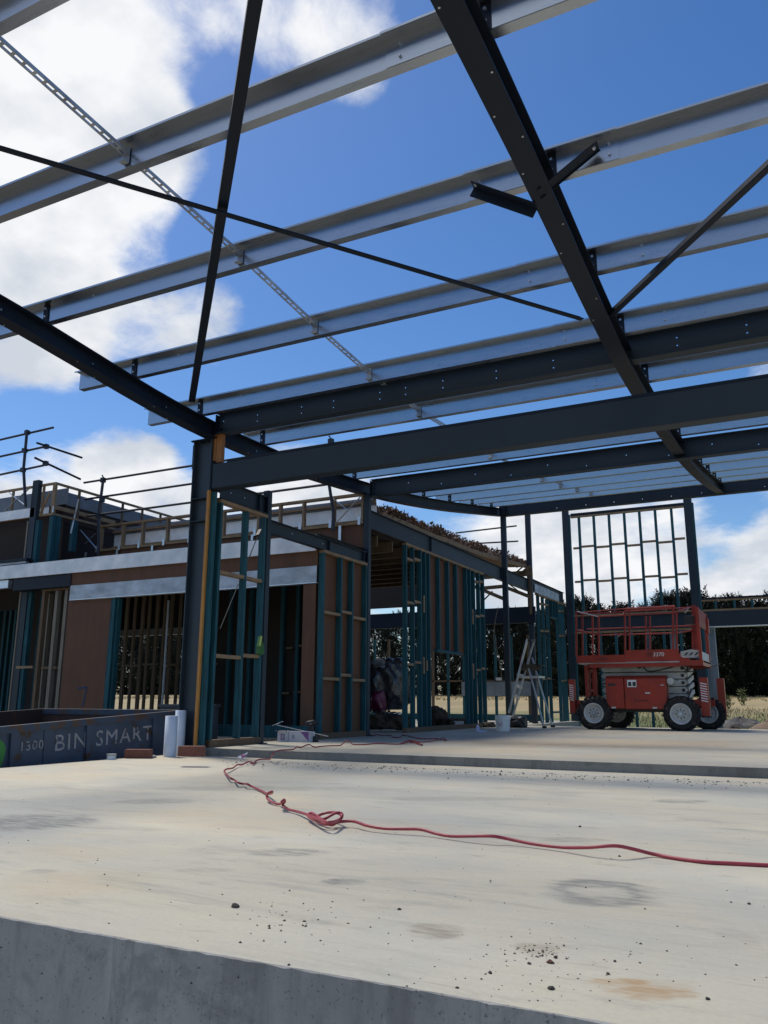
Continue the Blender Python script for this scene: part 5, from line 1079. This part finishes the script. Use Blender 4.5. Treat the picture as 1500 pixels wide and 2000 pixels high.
# right end gate (panel on the extension deck)
xg = xe - .04
zgt, zgm = Fq(1362, 1186).z - .0, Fq(1362, 1222).z
MB().box(xg, xg + .02, YD0 + .10, YD1 - .02, zgm, zgt).build('end_panel', REDP, t)
for y in (YD0 + .06, YD1 - .02): MB().box(xg - .03, xg + .03, y - .03, y + .03, zd0 + .03, zgt + .01).build('end_post', RED, t)
MB().box(xg + .022, xg + .06, YD1 - .16, YD1 + .04, zgm - .05, zgt - .1).build('end_bracket', RED, t)
MB().box(xg, xg + .012, YD0 + .1, YD1 - .06, zd0 + .03, zd0 + .22).build('end_toe_board', GALVD, t)
xt0, xt1 = Fq(1328, 1275).x, Fq(1364, 1275).x; tr = MB().prism([(xt0, zd0 + .12), (xt1 - .1, zd0 + .10), (xt1 + .02, zd0 + .12), (xt1, zd0 + .24), (xt0 + .2, zd0 + .26), (xt0, zd0 + .22)], 1, YD0 + .1, YD0 + .5).build('slide_handle_tray', LGREY, t)
for k in range(3): x = xt0 + .06 + k * .10; MB().prism([(x, zd0 + .14), (x + .04, zd0 + .14), (x + .10, zd0 + .20), (x + .06, zd0 + .20)], 1, YD0 + .095, YD0 + .0995).build('hazard_stripe', BLACKP, tr)
MB().box(Fq(1334, 1210).x, Fq(1354, 1210).x, YD0 + .2, YD0 + .34, Fq(1340, 1218).z, Fq(1340, 1201).z).build('control_box', BLACKP, t, bevel=.01)
MB().tube(smooth([Fq(1338, 1198, YD0 + .27), Fq(1341, 1193, YD0 + .27), Fq(1345, 1189, YD0 + .27)], 3), .008, 6).build('joystick', LGREY, t)
for k, (x, dz, y) in enumerate(((-3.15, .0, YN + .36), (-2.35, .02, YN + .34))):
    MB().tube(smooth([Vector((x, y, zd0 - .02)), Vector((x + .12, y - .02, zd0 - .16 - dz)), Vector((x + .45, y, zd0 - .12)), Vector((x + .75, y - .01, zd0 - .03))], 5), .011, 6).build('hydraulic_hose', BLACKP, t, smooth=True)
MB().tube(smooth([Fq(1300, 1360, YN + .3), Fq(1318, 1372, YN + .25), Fq(1342, 1365, YN + .3), Fq(1350, 1345, YN + .4)], 5), .014, 6).build('hydraulic_hose', BLACKP, t, smooth=True)
for px, py, w in ((1187, 1335, .16), (1260, 1352, .10), (1290, 1337, .07)):
    q = Fq(px, py); MB().box(q.x, q.x + w, YN - .006, YN - .003, q.z - w * .3, q.z).build('decal', LGREY if w < .12 else BLACKP, t)
for px in (1176, 1182): q = Fq(px, 1334, YN + .37); MB().box(q.x - .0, q.x + .10, YN + .372, YN + .379, q.z - .03, q.z).build('decal', BLACKP, t)
# ladder on the left end
for y in (YN + .5, YN + .85): MB().box(XLf + .02, XLf + .06, y, y + .04, zg + .5, zd0 - .0).build('ladder_rail', RED, t)
for k in range(4): z = zg + .58 + k * .22; MB().box(XLf + .02, XLf + .05, YN + .541, YN + .849, z, z + .03).build('ladder_rung', RED, t)
for px in (1143, 1160): x = Fq(px, 1340, YN + .3).x; MB().box(x, x + .07, YN + .30, YN + .36, Fq(px, 1372, YN + .3).z, zd0 - .02).build('ladder_rail', RED, t)
for py in (1313, 1330, 1348, 1352): MB().box(Fq(1143, py, YN + .3).x + .07, Fq(1160, py, YN + .3).x, YN + .31, YN + .35, Fq(1150, py, YN + .3).z, Fq(1150, py, YN + .3).z + .025).build('ladder_rung', RED, t)
# outriggers with hazard stripes
def outrigger(xc, y, pt, pb, arm_to, stripes=True, yl=0, w=.16):
    z1o, z0o = Fq(1370, pt, y).z, Fq(1370, pb, y).z
    og = MB().box(xc - w / 2, xc + w / 2, y, y + .14, z0o, z1o).build('outrigger', RED, t, bevel=.006)
    MB().box(min(xc, arm_to), max(xc, arm_to), y + .142, y + .26, zg + .44, zg + .60).build('outrigger_arm', RED, og)
    if stripes:
        za = z0o + (z1o - z0o) * .36; zb_ = z1o - .10; MB().box(xc - w / 2 + .012, xc + w / 2 - .012, y - .004, y - .001, za, zb_).build('stripe_plate', RED, og)
        n_ = 8; st = (zb_ - za) / n_
        for k in range(n_): z = za + k * st; MB().prism([(xc - w / 2 + .014, z + st * .55), (xc + w / 2 - .014, z - st * .1 + .004), (xc + w / 2 - .014, z + st * .35), (xc - w / 2 + .014, z + st * .98)], 1, y - .008, y - .0045).build('hazard_stripe', WHITE, og)
    MB().lathe([(.0, 0), (.11, 0), (.12, -.02), (0, -.02)], (xc, y + .07, z0o - .002), 2, 18).build('foot_pad', BLACKP, og)
xo1 = Fq(1376, 1360, YN + .25).x; outrigger(xo1, YN + .25, 1323, 1399, XRt + .0)
xo2 = Fq(1409, 1360, YR - .2).x; outrigger(xo2, YR - .2, 1325, 1397, XRt + .1, False, w=.15)
xo3 = Fq(1117, 1360, YN + .1).x; outrigger(xo3, YN + .1, 1325, 1395, XLf + .15, True, w=.12)

# ------------------------------------------------------------------ mounds, grass tufts
def mound(px, py, w, h, y, m, label, seed):
    c = at(px, py, 1, y); c.z = gz(c.x, y); b = MB(); rr = random.Random(seed); N, Mr = 26, 9
    ph = [rr.uniform(0, 6) for _ in range(6)]
    for j in range(Mr + 1):
        for i in range(N):
            a = 2 * math.pi * i / N; k = j / Mr; rad = k * (1 + .22 * math.sin(2 * a + ph[0]) + .12 * math.sin(5 * a + ph[1])); z = h * (1 - k * k) ** 1.2 * (1 + .25 * math.sin(4 * a + ph[2]) * k + rr.uniform(-.12, .12)) - .12 * k
            b.v.append((c.x + math.cos(a) * rad * w, c.y + math.sin(a) * rad * w * .7, c.z + z))
    for j in range(Mr):
        for i in range(N): p, q = j * N + i, j * N + (i + 1) % N; b.f.append((p, q, q + N, p + N)); b.mi.append(0)
    return tag(b.build('dirt_mound', m, loc=c), label, 'dirt mound', 'dirt mounds beyond the slab')
D1 = mat('grey_rubble', (.12, .115, .11), .95, 0, .4, 4, bump=.8, bscale=8); D2 = mat('tan_soil', (.19, .135, .09), .95, 0, .3, 4, bump=.8, bscale=8); D3 = mat('dark_soil', (.075, .05, .035), .95, 0, .4, 4, bump=.8, bscale=8)
mound(1447, 1400, 1.05, .30, 27.5, D1, 'grey rubble mound right of the lift in the dry grass', 1); mound(1530, 1402, 1.3, .36, 26.5, D2, 'tan soil mound at the right edge', 2); mound(1430, 1424, .55, .32, 22.0, D3, 'dark soil heap right behind the slab edge beside the lift', 3); mound(1400, 1418, .35, .18, 24.0, D3, 'small dark soil heap under the far outrigger', 5)
b = MB(); rr = random.Random(21); GR = mat('green_grass', (.10, .13, .035), .9, 0, .4, 3)
for i in range(9000):
    y = 20.4 + 20 * rr.random() ** 1.8; x = rr.uniform(-6.4, 3.5) * (1 + (y - 20) * .02); z = gz(x, y); h = rr.uniform(.05, .16) * (1.4 if rr.random() < .1 else 1); a = rr.random() * 6.28; dx, dy = math.cos(a) * .02, math.sin(a) * .02; lx, ly = rr.uniform(-.06, .06), rr.uniform(-.06, .06)
    b.cur = 0 if rr.random() < .45 else 1; b.add([(x - dx, y - dy, z - .02), (x + dx, y + dy, z - .02), (x + lx, y + ly, z + h)], [(0, 1, 2)])
o = b.build('rough_grass', [GR, mat('straw_grass', (.42, .33, .17), .9, 0, .3, 3)], recalc=False); o['kind'] = 'stuff'
t = None
b = MB()
for i in range(5000):
    y = 50 + 11 * rr.random(); x = rr.uniform(-55, 9); z = gz(x, y); h = rr.uniform(.05, .16); a = rr.random() * 6.28; dx, dy = math.cos(a) * .05, math.sin(a) * .05; b.add([(x - dx, y - dy, z - .02), (x + dx, y + dy, z - .02), (x + rr.uniform(-.1, .1), y, z + h)], [(0, 1, 2)])
o = b.build('dry_grass', mat('straw_grass_far', (.42, .33, .17), .9, 0, .3, 3), recalc=False); o['kind'] = 'stuff'
def weed(px, y, h, label):
    c = at(px, 1360, 1, y); c.z = gz(c.x, y); b = MB(); r = random.Random(px)
    for k in range(70):
        p = c + Vector((r.gauss(0, .08), r.gauss(0, .08), h * r.random())); d = Vector((r.uniform(-1, 1), r.uniform(-1, 1), r.uniform(.2, 1.3))).normalized(); w = d.orthogonal().normalized() * .03; b.add([p - w, p + w, p + d * .2], [(0, 1, 2)])
    b.tube([c, c + Vector((0, 0, h))], .015, 5); return tag(b.build('weed', mat('weed_green', (.10, .12, .04), .9), loc=c, recalc=False), label, 'weed')
weed(1450, 44, .75, 'tall weed standing out in the dry grass right of the lift'); weed(1420, 40, .5, 'shorter weed in the dry grass beside the red outrigger')

# ------------------------------------------------------------------ shelter belt of dark conifers
LEAF = mat('conifer_foliage', (.013, .020, .010), .8, 0, .45, 1.2); LEAF2 = mat('conifer_foliage_dark', (.008, .013, .007), .85, 0, .4, 1.2); BARK = mat('bark', (.07, .05, .035), .9, 0, .3, 4)
def conifer_mesh(seed, H=7.0, R=3.2):
    rr = random.Random(seed); b = MB(); tr = MB()
    tr.tube([(0, 0, -.3), (.05, 0, H * .3), (-.05, .05, H * .6), (0, 0, H * .9)], [.28, .22, .13, .03], 8)
    for k in range(26):
        z = H * rr.uniform(.08, .85); a = rr.random() * 6.28; L = R * .8 * (1 - .5 * z / H); tr.tube([(0, 0, z), (math.cos(a) * L * .5, math.sin(a) * L * .5, z + .25), (math.cos(a) * L, math.sin(a) * L, z + .7)], [.06, .04, .015], 5)
    def spray(p, d, L, n):
        sd = d.cross(Vector((rr.uniform(-1, 1), rr.uniform(-1, 1), rr.uniform(-1, 1)))).normalized()
        for i in range(n):
            f = i / n; q = p + d * L * f + Vector((0, 0, .10 * L * f * f))
            for s in (-1, 1):
                e = (d * .75 + sd * s * rr.uniform(.5, .9) + Vector((rr.uniform(-.2, .2), rr.uniform(-.2, .2), rr.uniform(-.1, .3)))).normalized(); l = L * rr.uniform(.22, .36) * (1.1 - f * .7); w = d.cross(e); w = (w.normalized() if w.length > 1e-3 else sd).cross(e) * l * .22
                b.cur = 0 if rr.random() < .55 else 1; b.add([q, q + e * l * .5 + w, q + e * l, q + e * l * .5 - w], [(0, 1, 2, 3)])
        e = d * L * 1.12; w = sd * L * .05; b.add([p + d * L * .8 - w, p + d * L * .8 + w, p + e], [(0, 1, 2)])
    lob = [(rr.random() * 6.28, rr.uniform(.1, .95) * H, rr.uniform(.75, 1.2)) for _ in range(12)]
    for k in range(1500):
        h = rr.random() ** 1.25; a = rr.random() * 6.28
        prof = (1 - h ** 2.2) ** .6 * (.86 + .14 * math.sin(3 * a + seed)) ; lb = max((m * max(0, math.cos(a - la)) * math.exp(-((h * H - lz) / 1.3) ** 2)) for la, lz, m in lob)
        rad = R * prof * (.62 + .42 * lb) * (rr.random() ** .28); p = Vector((math.cos(a) * rad, math.sin(a) * rad, -.1 + h * H * .98))
        out = Vector((math.cos(a), math.sin(a), rr.uniform(.15, .9) + h * .9)).normalized(); spray(p, out, rr.uniform(.45, .95) * (1.25 if rr.random() < .12 else 1), 6)
    for k in range(7): a = rr.random() * 6.28; spray(Vector((math.cos(a) * rr.uniform(0, .9), math.sin(a) * rr.uniform(0, .9), H * rr.uniform(.82, .95))), Vector((rr.uniform(-.4, .4), rr.uniform(-.3, .3), 1)).normalized(), rr.uniform(.7, 1.3), 7)
    return b, tr
TREES = []
for k in range(3):
    t = thing('conifer_tree', '', '', (0, 0, 0)); bb, tr = conifer_mesh(40 + k); tr.build('trunk', BARK, t); bb.build('crown', [LEAF, LEAF2], t, recalc=False); TREES.append(t)
used = [False] * 3; TPX = [(1560, 60, 1.05), (1497, 61, .96), (1452, 59.5, 1.0), (1408, 60.5, .98), (1362, 60, 1.03), (1318, 60.5, 1.0), (1272, 61, .93), (1226, 60, .92), (1184, 60.5, .97), (1142, 59.5, 1.03), (1098, 60.5, .95), (1052, 61, .92), (1006, 61, .9), (960, 61, .9), (905, 61, .9), (850, 62, .9), (790, 62, .95), (730, 62, .95), (400, 68, 1.1), (370, 68, 1.1), (338, 69, 1.1), (305, 69, 1.1), (272, 70, 1.1), (238, 70, 1.1)]
TL = ['dark conifer right outside the picture edge, at the right end of the shelter belt', 'dark conifer at the far right end, below the low stud strip', 'dark conifer above the tall weed in the dry grass', 'dark conifer just right of the lift end gate', 'dark conifer behind the right gable post', 'dark conifer behind the right half of the lift cage',
      'lowest dark conifer behind the 3370 lettering', 'low dark conifer behind the middle of the lift cage', 'dark conifer behind the left half of the lift cage', 'dark conifer with spiky top behind the left gable post', 'dark conifer seen through the far corner stud wall', 'dark conifer behind the stepladder', 'dark conifer just right of the tall post by the bucket', 'dark conifer just left of the tall post by the bucket',
      'dark conifer behind the timber blocks of the long stud wall', 'dark conifer seen through the low window opening', 'dark conifer behind the right plastic-wrapped bundle', 'dark conifer behind the left plastic-wrapped bundle', 'dark conifer glimpsed through the garage studs nearest the big column', 'dark conifer glimpsed through the garage studs by the white conduit', 'dark conifer glimpsed through the second gap of the garage studs from the 7', 'dark conifer glimpsed through the third gap of the garage studs from the 7', 'dark conifer glimpsed through the fourth gap of the garage studs from the 7', 'dark conifer glimpsed through the garage studs nearest the 7']
for i, (px, y, s) in enumerate(TPX):
    k = i % 3; o = TREES[k] if not used[k] else copy_tree(TREES[k]); used[k] = True; p = at(px, 1360, 1, y)
    o.location = (p.x, y, gz(p.x, y)); o.scale = (s * rnd(.95, 1.1), s * rnd(.95, 1.1), s * rnd(.90, .99)); o.rotation_euler.z = rnd(0, 6.28); tag(o, TL[i], 'conifer', 'conifers in the shelter belt')
bpy.context.view_layer.update()
